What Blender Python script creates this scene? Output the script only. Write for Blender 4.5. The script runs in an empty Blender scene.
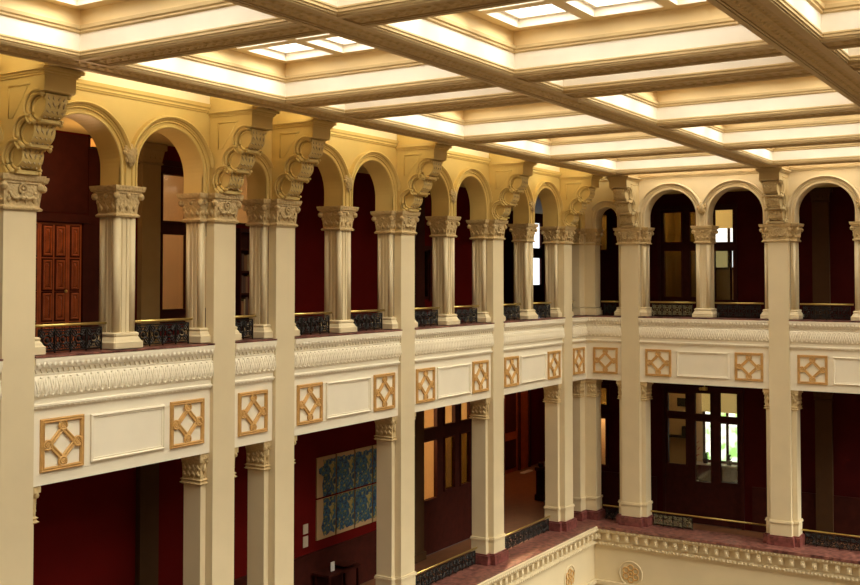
import bpy, math, random
from mathutils import Matrix, Vector
random.seed(7)
S = 0.8                      # one design unit = 0.8 m
C = bpy.context.scene.collection
PI = math.pi
ML = Matrix.Identity(4)                         # left gallery: s -> +x, d (depth into wall) -> +y
MR = Matrix.Rotation(-PI/2, 4, 'Z')             # right gallery: s -> -y, d -> +x

# ------------------------------------------------------------------ materials
def mat(name, col, rough=.6, metal=0., var=.0, vscale=6., bump=0., bscale=20., bkind='noise', emit=None, estr=0., col2=None, spec=.4):
    m = bpy.data.materials.new(name); m.use_nodes = True
    n = m.node_tree.nodes; l = m.node_tree.links; b = n['Principled BSDF']
    b.inputs['Roughness'].default_value = rough; b.inputs['Metallic'].default_value = metal
    b.inputs['Specular IOR Level'].default_value = spec
    b.inputs['Base Color'].default_value = (*col, 1)
    tc = n.new('ShaderNodeTexCoord')
    if var or col2:
        t = n.new('ShaderNodeTexNoise'); t.inputs['Scale'].default_value = vscale; t.inputs['Detail'].default_value = 6
        r = n.new('ShaderNodeValToRGB')
        c2 = col2 or tuple(min(1, c*(1-var)) for c in col)
        r.color_ramp.elements[0].position = .35; r.color_ramp.elements[1].position = .65
        r.color_ramp.elements[0].color = (*c2, 1); r.color_ramp.elements[1].color = (*col, 1)
        l.new(tc.outputs['Object'], t.inputs['Vector']); l.new(t.outputs['Fac'], r.inputs['Fac']); l.new(r.outputs['Color'], b.inputs['Base Color'])
    if bump:
        if bkind == 'voronoi':
            t = n.new('ShaderNodeTexVoronoi'); o = t.outputs['Distance']
        elif bkind == 'wave':
            t = n.new('ShaderNodeTexWave'); t.inputs['Distortion'].default_value = 3; o = t.outputs['Fac']
        else:
            t = n.new('ShaderNodeTexNoise'); o = t.outputs['Fac']
        t.inputs['Scale'].default_value = bscale
        bp = n.new('ShaderNodeBump'); bp.inputs['Strength'].default_value = bump; bp.inputs['Distance'].default_value = .03
        l.new(tc.outputs['Object'], t.inputs['Vector']); l.new(o, bp.inputs['Height']); l.new(bp.outputs['Normal'], b.inputs['Normal'])
    if emit:
        b.inputs['Emission Color'].default_value = (*emit, 1); b.inputs['Emission Strength'].default_value = estr
    return m
def glass(name, tint, gloss=.06):
    m = bpy.data.materials.new(name); m.use_nodes = True
    n = m.node_tree.nodes; l = m.node_tree.links; n.clear()
    o = n.new('ShaderNodeOutputMaterial'); t = n.new('ShaderNodeBsdfTransparent'); g = n.new('ShaderNodeBsdfGlossy'); x = n.new('ShaderNodeMixShader')
    t.inputs['Color'].default_value = (*tint, 1); g.inputs['Roughness'].default_value = .05; x.inputs['Fac'].default_value = gloss
    l.new(t.outputs[0], x.inputs[1]); l.new(g.outputs[0], x.inputs[2]); l.new(x.outputs[0], o.inputs['Surface'])
    return m
FRZ = mat('lit_pale_cream_paint', (.88, .80, .61), .5, var=.04, vscale=1.5)
CREAM = mat('cream_paint', (.72, .60, .37), .5, var=.05, vscale=1.5)
CARVE = mat('carved_cream_plaster', (.73, .62, .43), .55, var=.12, vscale=9, bump=.55, bscale=17, bkind='voronoi')
CAPM = mat('capital_plaster', (.62, .46, .225), .55, var=.15, vscale=14, bump=.5, bscale=19, bkind='voronoi')
GOLDW = mat('lamp_gold_wall_paint', (.73, .545, .20), .55, var=.05, vscale=2)  # gold tint of the warm cornice lamps put into the wall colour
TANP = mat('dull_tan_paint', (.30, .20, .08), .7, var=.1, vscale=3, spec=.1)
TANB = mat('shaded_tan_bracket_paint', (.60, .46, .23), .55, var=.05, vscale=2)  # shade on the right gallery brackets put into a tan colour
OCHRE = mat('ochre_gilding', (.66, .385, .12), .45, var=.15, vscale=12)
BEAMM = mat('tan_beam_paint', (.66, .47, .20), .55, var=.18, vscale=10, bump=.5, bscale=16, bkind='voronoi')
MOULD = mat('tan_moulding_paint', (.66, .49, .24), .5, var=.06, vscale=4)
COFF = mat('coffer_cream_paint', (.91, .83, .69), .55, var=.05, vscale=2)
COFY = mat('coffer_warm_light_paint', (.82, .64, .34), .55, var=.05, vscale=2)  # warm light in the upper coffers put into the colour
RED = mat('dark_red_wall_paint', (.11, .0035, .002), .8, var=.12, vscale=1.2, spec=.08)
RED_SHADE = mat('shaded_dark_red_wall_paint', (.055, .004, .003), .75, var=.2, vscale=2, spec=.08)  # darker copy of the red wall; the right corridor's shade is in the colour
WOOD = mat('dark_mahogany', (.05, .009, .005), .6, var=.3, vscale=5, spec=.12)
BROWN = mat('dim_brown_paint', (.075, .036, .014), .7, var=.1, vscale=4, spec=.1)
DOORW = mat('red_mahogany_door', (.38, .09, .025), .35, var=.3, vscale=6)
MARB = mat('red_marble', (.30, .125, .09), .3, col2=(.07, .022, .018), vscale=7)
MARD = mat('dark_red_marble_plinth', (.24, .075, .06), .3, col2=(.11, .03, .025), vscale=9)
IRON = mat('black_iron', (.02, .017, .014), .45, metal=.6)
BRONZ = mat('bronze_grille', (.15, .125, .06), .5, metal=.3)
BRASS = mat('brass_rail', (.62, .46, .14), .3, metal=.85)
FLOORM = mat('corridor_tile_floor', (.19, .08, .035), .35, var=.3, vscale=4)
ATRF = mat('atrium_floor_stone', (.24, .155, .085), .5, var=.2, vscale=1)
BEIGE = mat('beige_room_paint', (.75, .56, .33), .7, var=.04, vscale=2)
GREYF = mat('grey_room_carpet', (.28, .27, .26), .8, var=.1, vscale=8)
DARK = mat('black_fabric', (.02, .018, .016), .8)
CANV2 = mat('cream_card', (.55, .45, .32), .9, spec=.1)
CANV = mat('tan_canvas', (.42, .27, .13), .9, spec=.1)
PAPER = mat('white_paper', (.8, .76, .68), .8)
GREEN = mat('plant_leaf', (.06, .14, .03), .6, var=.4, vscale=15)
TERRA = mat('terracotta_pot', (.35, .12, .05), .7)
REDP = mat('red_flower', (.5, .04, .03), .6)
BLIND = mat('yellow_roller_blind', (.8, .66, .30), .8, emit=(.8, .6, .22), estr=.45)  # emission stands in for daylight coming through the cloth
DAY = mat('daylit_window_pane', (.8, .8, .8), .3, emit=(.9, .95, 1.), estr=2.)
LAMPM = mat('amber_lamp_glass', (.9, .5, .15), .4, emit=(1, .36, .06), estr=.9)
GLASS = glass('clear_glass', (.93, .92, .88))
GLASD = glass('dim_olive_glass', (.40, .36, .22))
def skyglass():
    m = bpy.data.materials.new('skylight_glass'); m.use_nodes = True
    n = m.node_tree.nodes; l = m.node_tree.links; n.clear()
    o = n.new('ShaderNodeOutputMaterial'); t = n.new('ShaderNodeBsdfTransparent'); e = n.new('ShaderNodeEmission'); x = n.new('ShaderNodeAddShader')
    t.inputs['Color'].default_value = (.95, .95, .93, 1); e.inputs['Color'].default_value = (1, .95, .87, 1); e.inputs['Strength'].default_value = 3.5
    l.new(t.outputs[0], x.inputs[0]); l.new(e.outputs[0], x.inputs[1]); l.new(x.outputs[0], o.inputs['Surface'])
    return m
SKYG = skyglass()
def garden():
    m = mat('daylit_garden_window', (.8, .8, .8), .3, emit=(1, 1, 1), estr=2.4)
    n = m.node_tree.nodes; l = m.node_tree.links; b = n['Principled BSDF']
    tc = n.new('ShaderNodeTexCoord'); t = n.new('ShaderNodeTexNoise'); t.inputs['Scale'].default_value = 3.5
    r = n.new('ShaderNodeValToRGB'); r.color_ramp.elements[0].position = .4; r.color_ramp.elements[1].position = .56
    r.color_ramp.elements[0].color = (.30, .62, .16, 1); r.color_ramp.elements[1].color = (1, 1, .95, 1)
    l.new(tc.outputs['Object'], t.inputs['Vector']); l.new(t.outputs['Fac'], r.inputs['Fac']); l.new(r.outputs['Color'], b.inputs['Emission Color'])
    return m
GARD = garden()
def artmat():
    m = mat('blue_abstract_painting', (.1, .2, .3), .6)
    n = m.node_tree.nodes; l = m.node_tree.links; b = n['Principled BSDF']
    tc = n.new('ShaderNodeTexCoord'); t = n.new('ShaderNodeTexNoise'); t.inputs['Scale'].default_value = 6.5; t.inputs['Detail'].default_value = 5; t.inputs['Distortion'].default_value = 1.2
    r = n.new('ShaderNodeValToRGB'); e = r.color_ramp.elements
    e[0].position = .36; e[0].color = (.012, .016, .03, 1); e[1].position = .68; e[1].color = (.30, .28, .16, 1)
    for p, c in ((.43, (.012, .05, .13, 1)), (.47, (.04, .14, .20, 1)), (.51, (.008, .012, .03, 1)), (.55, (.06, .13, .08, 1)), (.60, (.30, .20, .03, 1))):
        k = e.new(p); k.color = c
    l.new(tc.outputs['Object'], t.inputs['Vector']); l.new(t.outputs['Fac'], r.inputs['Fac']); l.new(r.outputs['Color'], b.inputs['Base Color'])
    return m
ART = artmat()

# ------------------------------------------------------------------ mesh builder
class MB:
    def __init__(s, M=None): s.v = []; s.f = []; s.M = M or Matrix.Identity(4)
    def add(s, vs, fs):
        o = len(s.v); s.v += [tuple(s.M @ Vector(p)) for p in vs]; s.f += [tuple(o+i for i in f) for f in fs]
    def box(s, x0, x1, y0, y1, z0, z1):
        s.add([(x0,y0,z0),(x1,y0,z0),(x1,y1,z0),(x0,y1,z0),(x0,y0,z1),(x1,y0,z1),(x1,y1,z1),(x0,y1,z1)],
              [(0,3,2,1),(4,5,6,7),(0,1,5,4),(1,2,6,5),(2,3,7,6),(3,0,4,7)])
    def prism(s, poly, a0, a1, axis='x', cap=True):   # poly in the two other axes, in order (y,z) / (x,z) / (x,y)
        n = len(poly)
        def P(a, p): return {'x': (a, p[0], p[1]), 'y': (p[0], a, p[1]), 'z': (p[0], p[1], a)}[axis]
        vs = [P(a0, p) for p in poly] + [P(a1, p) for p in poly]
        fs = [(i, (i+1) % n, n+(i+1) % n, n+i) for i in range(n)]
        if cap: fs += [tuple(range(n))[::-1], tuple(range(n, 2*n))]
        s.add(vs, fs)
    def loft(s, cx, cy, rows, ch=0.):                # rows (z, hx, hy); octagonal when chamfered
        vs = []; fs = []; n = 8 if ch else 4
        for z, hx, hy in rows:
            c = ch
            if ch: ring = [(-hx+c,-hy),(hx-c,-hy),(hx,-hy+c),(hx,hy-c),(hx-c,hy),(-hx+c,hy),(-hx,hy-c),(-hx,-hy+c)]
            else: ring = [(-hx,-hy),(hx,-hy),(hx,hy),(-hx,hy)]
            vs += [(cx+a, cy+b, z) for a, b in ring]
        for r in range(len(rows)-1):
            fs += [(r*n+i, r*n+(i+1) % n, (r+1)*n+(i+1) % n, (r+1)*n+i) for i in range(n)]
        fs += [tuple(range(n))[::-1], tuple(range((len(rows)-1)*n, len(rows)*n))]
        s.add(vs, fs)
    def ball(s, c, r, n=8, m=5):                      # r may be a triple
        if not isinstance(r, tuple): r = (r, r, r)
        vs = [(c[0], c[1], c[2]-r[2])]; fs = []
        for j in range(1, m):
            t = PI*j/m
            for i in range(n):
                a = 2*PI*i/n; vs.append((c[0]+r[0]*math.sin(t)*math.cos(a), c[1]+r[1]*math.sin(t)*math.sin(a), c[2]-r[2]*math.cos(t)))
        vs.append((c[0], c[1], c[2]+r[2])); L = len(vs)-1
        for i in range(n):
            k = (i+1) % n; fs.append((0, 1+k, 1+i)); fs.append((L, 1+(m-2)*n+i, 1+(m-2)*n+k))
            for j in range(m-2): fs.append((1+j*n+i, 1+j*n+k, 1+(j+1)*n+k, 1+(j+1)*n+i))
        s.add(vs, fs)
    def leaf(s, c, a, b, k=.6):                             # pointed lozenge: half-axis vectors a (long) and b (across), ridge towards -y
        c = Vector(c); a = Vector(a); b = Vector(b); w = a.cross(b)
        w = w.normalized()*min(b.length, a.length)*k
        s.add([c+a, c+b, c-a, c-b, c+w, c-w], [(0,1,4),(1,2,4),(2,3,4),(3,0,4),(1,0,5),(2,1,5),(3,2,5),(0,3,5)])
    def tube(s, pts, r, n=6, closed=False):
        pts = [Vector(p) for p in pts]; k = len(pts); vs = []; fs = []
        for i, p in enumerate(pts):
            d = (pts[(i+1) % k]-pts[i-1]) if closed else (pts[min(i+1, k-1)]-pts[max(i-1, 0)])
            d.normalize(); u = d.cross(Vector((0, 0, 1)) if abs(d.z) < .9 else Vector((0, 1, 0))).normalized(); w = d.cross(u)
            vs += [p+u*r*math.cos(2*PI*j/n)+w*r*math.sin(2*PI*j/n) for j in range(n)]
        for i in range(k if closed else k-1):
            j2 = (i+1) % k
            fs += [(i*n+j, i*n+(j+1) % n, j2*n+(j+1) % n, j2*n+j) for j in range(n)]
        if not closed: fs += [tuple(range(n))[::-1], tuple(range((k-1)*n, k*n))]
        s.add(vs, fs)
    def ring(s, c, R, r, plane='xz', n=20, m=6, a0=0, a1=2*PI):
        full = abs(a1-a0-2*PI) < 1e-4; pts = []
        for i in range(n if full else n+1):
            a = a0+(a1-a0)*i/n; x, z = R*math.cos(a), R*math.sin(a)
            pts.append((c[0]+x, c[1], c[2]+z) if plane == 'xz' else (c[0], c[1]+x, c[2]+z) if plane == 'yz' else (c[0]+x, c[1]+z, c[2]))
        s.tube(pts, r, m, full)
    def sweep_arch(s, cx, R, zs, zb, prof, a0=0., n=28):   # profile (dr, d) swept over an arch in the x-z plane, with stilts down to zb
        st = []
        if zb is not None: st.append((cx+1e-9, 1, zb, 0))
        path = []
        if zb is not None: path.append(('v', 1))
        for i in range(n+1): path.append(('a', a0+(PI-2*a0)*i/n))
        if zb is not None: path.append(('v', -1))
        vs = []; k = len(prof)
        for t, q in path:
            for dr, d in prof:
                if t == 'v': vs.append((cx+q*(R+dr), d, zb))
                else: vs.append((cx+(R+dr)*math.cos(q), d, zs+(R+dr)*math.sin(q)))
        fs = []
        for i in range(len(path)-1):
            fs += [(i*k+j, i*k+(j+1) % k, (i+1)*k+(j+1) % k, (i+1)*k+j) for j in range(k)]
        fs += [tuple(range(k)), tuple(range((len(path)-1)*k, len(path)*k))[::-1]]
        s.add(vs, fs)
    def rectsweep(s, x0, x1, y0, y1, prof):           # profile (inset, z) around a rectangle, open sheet seen from inside
        vs = []; k = len(prof)
        for sx, sy in ((0,0),(1,0),(1,1),(0,1)):
            for e, z in prof: vs.append(((x1-e) if sx else (x0+e), (y1-e) if sy else (y0+e), z))
        fs = []
        for i in range(4):
            j2 = (i+1) % 4
            fs += [(i*k+j, i*k+j+1, j2*k+j+1, j2*k+j) for j in range(k-1)]
        s.add(vs, fs)
    def build(s, name, m, parent=None, smooth=False, loc=None):
        me = bpy.data.meshes.new(name); me.from_pydata(s.v, [], s.f); me.materials.append(m); me.validate()
        import bmesh
        bm = bmesh.new(); bm.from_mesh(me); bmesh.ops.recalc_face_normals(bm, faces=bm.faces); bm.to_mesh(me); bm.free()
        if smooth:
            for p in me.polygons: p.use_smooth = True
        o = bpy.data.objects.new(name, me); C.objects.link(o)
        if parent: o.parent = parent
        if loc: o.location = loc
        return o

def tag(o, label=None, cat=None, group=None, kind=None):
    if label: o['label'] = label
    if cat: o['category'] = cat
    if group: o['group'] = group
    if kind: o['kind'] = kind
    return o
def struct(o, label=None, cat=None): 
    o['kind'] = 'structure'
    if label: o['label'] = label
    if cat: o['category'] = cat
    return o
def empty(name, loc=(0,0,0), rz=0., label=None, cat=None, group=None):
    o = bpy.data.objects.new(name, None); C.objects.link(o); o.location = loc; o.rotation_euler = (0,0,rz); o.empty_display_size = .2
    return tag(o, label, cat, group)
KIDS = {}
def copy_tree(o, loc, rz, label):
    def rec(a, parent):
        b = a.copy(); C.objects.link(b)
        if parent: b.parent = parent
        for ch in KIDS.get(a.name) or [c for c in a.children]: rec(ch, b)
        return b
    r = rec(o, None); r.location = loc; r.rotation_euler = (0,0,rz); r['label'] = label
    return r
def place(side, s, d=0., z=0.):
    return ((s, d, z), 0.) if side == 'L' else ((d, -s, z), -PI/2)

# ------------------------------------------------------------------ layout (design units)
PL = [-25.46, -20.07, -17.96, -12.58, -7.21, -1.83]
PRs = [1.83, 7.33, 12.82]
COLL = [-22.765, -15.27, -9.895, -4.52]
COLR = [4.58, 10.075]
ZL, ZU = -6.62, 1.20          # lower ledge, upper ledge
HJ = .55                      # half width of a pier with its jambs
ZSP = 4.93                    # arch springing
ZCAP = 4.56
ZT_ = 7.25

# ------------------------------------------------------------------ capital ornament
def capital_mesh(b, cx, cy, z0, z1, hx0, hy0, hx1, hy1, swag=False):
    h = z1-z0
    b.loft(cx, cy, [(z0, hx0+.03, hy0+.03), (z0+.035, hx0+.045, hy0+.045), (z0+.06, hx0+.02, hy0+.02), (z0+.08, hx0, hy0),
                    (z0+h*.35, hx0+.015, hy0+.015), (z0+h*.6, (hx0*.6+hx1*.4), (hy0*.6+hy1*.4)), (z0+h*.74, hx1-.05, hy1-.05), (z0+h*.75, hx1-.02, hy1-.02),
                    (z0+h*.80, hx1-.02, hy1-.02), (z0+h*.84, hx1+.02, hy1+.02), (z0+h*.95, hx1+.04, hy1+.04), (z1, hx1+.04, hy1+.04)])
def capital_orn(b, cx, cy, z0, z1, hx0, hy0, hx1, hy1, swag=False):
    h = z1-z0; zt = z0+h*.66
    for sx in (-1, 1):
        for sy in (-1, 1):
            b.ball((cx+sx*(hx1-.04), cy+sy*(hy1-.04), zt), (.075, .075, .075), 8, 5)      # corner volutes
            b.ball((cx+sx*(hx1-.09), cy+sy*(hy1-.09), zt-.11), (.05, .05, .06), 6, 4)
    for face in range(4):
        hw = hx0 if face % 2 == 0 else hy0
        n = max(2, round(hw*2/.16))
        for i in range(n):
            u = -hw+(i+.5)*2*hw/n
            if face == 0: p = (cx+u, cy-hy0-.02, z0+.19); a = (0, -.03, .10); q = (.06, 0, 0)
            elif face == 2: p = (cx+u, cy+hy0+.02, z0+.19); a = (0, .03, .10); q = (-.06, 0, 0)
            elif face == 1: p = (cx+hx0+.02, cy+u, z0+.19); a = (.03, 0, .10); q = (0, .06, 0)
            else: p = (cx-hx0-.02, cy+u, z0+.19); a = (-.03, 0, .10); q = (0, -.06, 0)
            b.leaf(p, a, q)
    if swag:
        for sx in (-1, 1):
            b.ring((cx+sx*.14, cy-hy0-.05, z0+h*.52), .13, .03, 'xz', 10, 5, PI, 2*PI)
        b.ring((cx, cy-hy0-.05, z0+h*.60), .075, .025, 'xz', 12, 5)
        b.ball((cx, cy-hy0-.06, z0+h*.60), (.04, .03, .04), 6, 4)
        b.ball((cx, cy-hy0-.06, z0+h*.33), (.06, .035, .045), 6, 4)
    else:
        for (dx, dy) in ((0, -1), (0, 1), (1, 0), (-1, 0)):
            b.ball((cx+dx*(hx1-.05), cy+dy*(hy1-.05), z0+h*.68), (.06, .06, .06), 6, 4)
            for k in (-1, 1):
                b.ball((cx+dx*(hx1-.12)+dy*k*.12, cy+dy*(hy1-.12)+dx*k*.12, z0+h*.48), (.05, .05, .07), 6, 4)

# ------------------------------------------------------------------ pier
def pilaster_section(h, w=.05):   # plan of the pilaster plus link to the jambs
    return [(-h, -.10), (h, -.10), (h, .14), (-h, .14)]
def make_pier(lower=True):
    e = empty('pier')
    b = MB(); b.prism(pilaster_section(.35), ZL+.35, -1.2, 'z'); b.box(-.35, .35, -.10, .64, -1.2, 1.2); b.prism(pilaster_section(.35), 1.2, 3.94, 'z')
    b.build('pilaster', CREAM, e)
    # jamb shafts, upper
    for sx in (-1, 1):
        b = MB(); x0, x1 = sorted((sx*.36, sx*HJ))
        c = .05
        poly = [(x0, .14), (x0 + (.04 if sx > 0 else 0), .14), (x0+(.04 if sx > 0 else c), .12), (x1-(c if sx > 0 else .04), .12), (x1-(0 if sx > 0 else .04), .14+(.03 if sx > 0 else 0)), (x1, .20), (x1, .30), (x1-(.02*sx if sx > 0 else 0), .32), (x1, .34), (x1, .56), (x1-.03, .60), (x0+.03, .60), (x0, .56), (x0, .20)]
        # plain chamfered plan
        xo = sx*.035; xa, xb = (x0, x1-.035) if sx > 0 else (x0+.035, x1)
        poly = [(xa, .155), (xb, .155), (xb, .60), (xa, .60)]
        b.prism(poly, 1.54, 3.94, 'z')
        ox = sx*(HJ)
        for dd in (.29, .41): b.box(*sorted((ox-.036*sx, ox-.012*sx)), dd-.025, dd+.025, 1.54, 3.94)
        uj = b.build('upper_jamb', CREAM, e)
        for dd in (.185, .545):
            b = MB(); b.tube([(ox-.072*sx, dd, 1.54), (ox-.072*sx, dd, 3.94)], .07, 10); b.build('reed', CREAM, uj, True)
        b = MB(); xc = sx*.46
        b.loft(xc, .36, [(ZU+.02, .20, .37), (ZU+.16, .20, .37), (ZU+.19, .17, .335), (ZU+.24, .15, .31), (ZU+.27, .13, .285), (ZU+.31, .145, .30), (ZU+.34, .12, .27), (ZU+.345, .10, .24)])
        b.build('upper_base', CREAM, e)
    b = MB(); o = MB()
    capital_mesh(b, 0, .10, 3.92, ZCAP, .36, .22, .425, .29)
    capital_orn(o, 0, .10, 3.92, ZCAP, .36, .22, .425, .29, True)
    for sx in (-1, 1):
        capital_mesh(b, sx*.46, .36, 3.92, ZCAP-.003, .115, .25, .20, .335)
        capital_orn(o, sx*.46, .36, 3.92, ZCAP-.003, .115, .25, .20, .335)
    cp = b.build('capital', CAPM, e); o.build('foliage', CAPM, cp, True)
    # lower storey
    for sx in (-1, 1):
        b = MB(); x0, x1 = sorted((sx*.36, sx*(HJ-.03)))
        b.prism([(x0, .10), (x1-.0, .10), (x1, .62), (x0, .62)], ZL+.35, -1.93, 'z')
        b.build('lower_jamb', CREAM, e)
        b = MB(); o = MB(); xc = sx*.44
        b.loft(xc, .36, [(-1.95, .115, .285), (-1.92, .155, .325), (-1.89, .12, .29), (-1.87, .12, .29), (-1.84, .145, .315), (-1.82, .115, .285), (-1.80, .105, .275),
                          (-1.50, .115, .285), (-1.42, .13, .30), (-1.38, .135, .305), (-1.37, .17, .34), (-1.25, .17, .34)])
        for k in range(4):
            for z in (-1.72, -1.58):
                o.leaf((xc+sx*.12, .14+k*.145, z), (.02*sx, 0, .09), (0, .06*sx, 0))
        o.ball((xc+sx*.10, .06, -1.42), (.06, .06, .06), 6, 4); o.leaf((xc, .065, -1.60), (0, -.03, .16), (.07, 0, 0)); o.ball((xc-sx*.06, .06, -1.44), .04, 6, 4)
        k = b.build('lower_capital', CAPM, e); o.build('foliage', CAPM, k, True)
    b = MB()
    b.prism([(-.37, -.12), (.37, -.12), (.37, .08), (HJ, .08), (HJ, .63), (-HJ, .63), (-HJ, .08), (-.37, .08)], ZL+.34, -5.86, 'z')
    b.prism([(-.40, -.15), (.40, -.15), (.40, .05), (HJ+.03, .05), (HJ+.03, .66), (-HJ-.03, .66), (-HJ-.03, .05), (-.40, .05)], -5.85, -5.80, 'z')
    b.prism([(-.385, -.135), (.385, -.135), (.385, .065), (HJ+.015, .065), (HJ+.015, .645), (-HJ-.015, .645), (-HJ-.015, .065), (-.385, .065)], -5.80, -5.76, 'z')
    b.build('base', CREAM, e)
    b = MB()
    b.prism([(-.46, -.21), (.46, -.21), (.46, -.03), (HJ+.08, -.03), (HJ+.08, .70), (-HJ-.08, .70), (-HJ-.08, -.03), (-.46, -.03)], ZL+.003, ZL+.30, 'z')
    b.prism([(-.42, -.17), (.42, -.17), (.42, .02), (HJ+.04, .02), (HJ+.04, .66), (-HJ-.04, .66), (-HJ-.04, .02), (-.42, .02)], ZL+.30, ZL+.345, 'z')
    b.build('plinth', MARD, e)
    # bracket (console) with three scrolls
    lob = [(-.22, 4.905, .235), (-.53, 5.335, .25), (-.84, 5.785, .255)]
    eye = [(-.35, 4.845), (-.65, 5.27), (-.95, 5.70)]
    core = [(.055, ZCAP+.005), (-.30, ZCAP+.005), (-.30, 4.63), (-.22, 4.65)]
    for i, ((y, z, r), (a0, a1)) in enumerate(zip(lob, ((-1.35, .25), (-1.4, .2), (-1.4, .15)))):
        core += [(y-r*math.cos(a0+(a1-a0)*k/9), z+r*math.sin(a0+(a1-a0)*k/9)) for k in range(10)]
        if i < 2:
            tip, zt = ((-.63, 5.03), (-.94, 5.455))[i]
            core += [(y-r+.02, zt-.01), (tip, zt), (tip, zt+.055), (tip+.12, zt+.06)]
    core += [(-1.09, 5.955), (.055, 5.955)]
    body = [(.055, ZCAP+.005), (-.05, ZCAP+.005)]
    for i, (y, z) in enumerate(eye):
        a0, a1 = ((-2.0, -3.95), (-2.75, -3.95), (-2.75, -4.1))[i]
        body += [(y-.30*math.cos(a0+(a1-a0)*k/9), z+.30*math.sin(a0+(a1-a0)*k/9)) for k in range(10)]
    body += [(-1.10, 5.985), (-1.20, 5.99), (-1.20, 6.27), (.055, 6.27)]
    b = MB(); b.prism(body, -.34, .34, 'x')
    br = b.build('bracket', GOLDW, e)
    b = MB(); b.prism(core, -.23, .23, 'x'); b.build('scroll_core', GOLDW, br)
    for sx in (-1, 1):
        b = MB()
        for i, (y, z) in enumerate(eye):
            b.ring((sx*.335, y, z), .315, .03, 'yz', 16, 6, -.34*PI, .62*PI)
            b.ring((sx*.285, y, z), .265, .045, 'yz', 18, 6, -.40*PI, .66*PI)
            b.ring((sx*.23, y, z), .205, .028, 'yz', 24, 6, -.55*PI, .72*PI)
        b.build('scroll', GOLDW, br, True)
    b = MB()
    for sx in (-1, 1):
        b.tube([(sx*.34, -.20, 6.13), (sx*.34, -.80, 6.13)], .022, 5); b.tube([(sx*.34, -.20, 6.10), (sx*.34, -.20, 5.55), (sx*.34, -.32, 5.55), (sx*.34, -.74, 6.10)], .012, 5)
    b.build('panel_moulding', GOLDW, br, True)
    for (y, z, r) in lob:                              # carved leaf on the front of every scroll
        b = MB()
        for u in (-.16, -.055, .055, .16):
            for a in (-1.1, -.6, -.1, .3):
                c = (u, y-(r+.005)*math.cos(a), z+(r+.005)*math.sin(a))
                b.leaf(c, (.03 if u > 0 else -.03, -.07*math.sin(-a)*-1, .07*math.cos(a)), (.03, 0, 0))
        b.build('carved_leaf', CAPM, br, True)
    b = MB()
    for k, (o_, z0, z1) in enumerate(((.03, 6.27, 6.31), (.06, 6.31, 6.35), (.11, 6.35, 6.405))):
        b.box(-.34-o_, .34+o_, -1.20-o_, .05, z0, z1)
    b.build('bracket_cornice', GOLDW, br)
    return e
pier0 = make_pier()
KIDLIST = None
pl_lab = ['cream pier with scrolled bracket at the far left edge of the photo',
          'second cream pier from the left, on the left side of the narrow arch bay',
          'third cream pier from the left, on the right side of the narrow arch bay',
          'cream pier between the blue painting and the amber lit glazed screen',
          'cream pier just right of the amber lit glazed screen on the left gallery',
          'last cream pier of the left gallery, next to the inner corner']
first = True
for s, lab in zip(PL, pl_lab):
    loc, rz = place('L', s)
    if first: pier0.location = loc; tag(pier0, lab, 'pier', 'tall piers of the galleries'); first = False
    else: copy_tree(pier0, loc, rz, lab)
pr_lab = ['cream pier of the right gallery left of the glazed office screen',
          'cream pier of the right gallery right of the glazed office screen']
for s, lab in zip(PRs[:2], pr_lab):
    loc, rz = place('R', s); r_ = copy_tree(pier0, loc, rz, lab)
    for k in r_.children_recursive:
        if k.data.materials[0] is GOLDW: k.material_slots[0].link = 'OBJECT'; k.material_slots[0].material = TANB

# corner pier
e = empty('corner_pier', (0,0,0), 0, 'L-shaped cream pier in the inner corner where the two galleries meet', 'pier')
def Lp(a, o): # plan, grown by o
    return [(-a-o, .12-o), (.12-o, .12-o), (.12-o, -a-o), (.62+o, -a-o), (.62+o, .62+o), (-a-o, .62+o)]
b = MB(); b.prism(Lp(.33, 0), 1.52, ZCAP-.01, 'z'); b.build('upper_shaft', CREAM, e)
b = MB(); b.prism(Lp(.33, 0), ZL+.345, -1.26, 'z'); b.build('lower_shaft', CREAM, e)
b = MB(); b.prism(Lp(.33, .06), ZU+.02, ZU+.2, 'z'); b.prism(Lp(.33, .03), ZU+.2, ZU+.30, 'z'); b.build('upper_base', CREAM, e)
b = MB(); b.prism(Lp(.33, .05), -5.85, -5.77, 'z'); b.prism(Lp(.33, .02), ZL+.345, -5.85, 'z'); b.build('base', CREAM, e)
b = MB(); b.prism(Lp(.33, .11), ZL+.003, ZL+.30, 'z'); b.prism(Lp(.33, .06), ZL+.30, ZL+.345, 'z'); b.build('plinth', MARD, e)
b = MB(); o = MB()
for (x, y) in ((-.16, .36), (.36, -.16)):
    hx, hy = (.19, .235) if x < 0 else (.235, .19)
    capital_mesh(b, x, y, 3.92, ZCAP, hx, hy, hx+.08, hy+.08); capital_orn(o, x, y, 3.92, ZCAP, hx, hy, hx+.08, hy+.08)
k = b.build('capital', CAPM, e); o.build('foliage', CAPM, k, True)
b = MB(); o = MB()
for (x, y) in ((-.16, .36), (.36, -.16)):
    hx, hy = (.18, .25) if x < 0 else (.25, .18)
    b.loft(x, y, [(-1.95, hx, hy), (-1.92, hx+.03, hy+.03), (-1.89, hx, hy), (-1.86, hx+.02, hy+.02), (-1.82, hx, hy), (-1.42, hx+.01, hy+.01), (-1.38, hx+.05, hy+.05), (-1.25, hx+.05, hy+.05)])
    for t in (-.12, .0, .12):
        for z in (-1.70, -1.55):
            o.leaf((x+t, y-hy-.01, z), (0, -.02, .09), (.05, 0, 0)); o.leaf((x-hx-.01, y+t, z), (-.02, 0, .09), (0, -.05, 0))
k = b.build('lower_capital', CAPM, e); o.build('foliage', CAPM, k, True)

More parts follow.
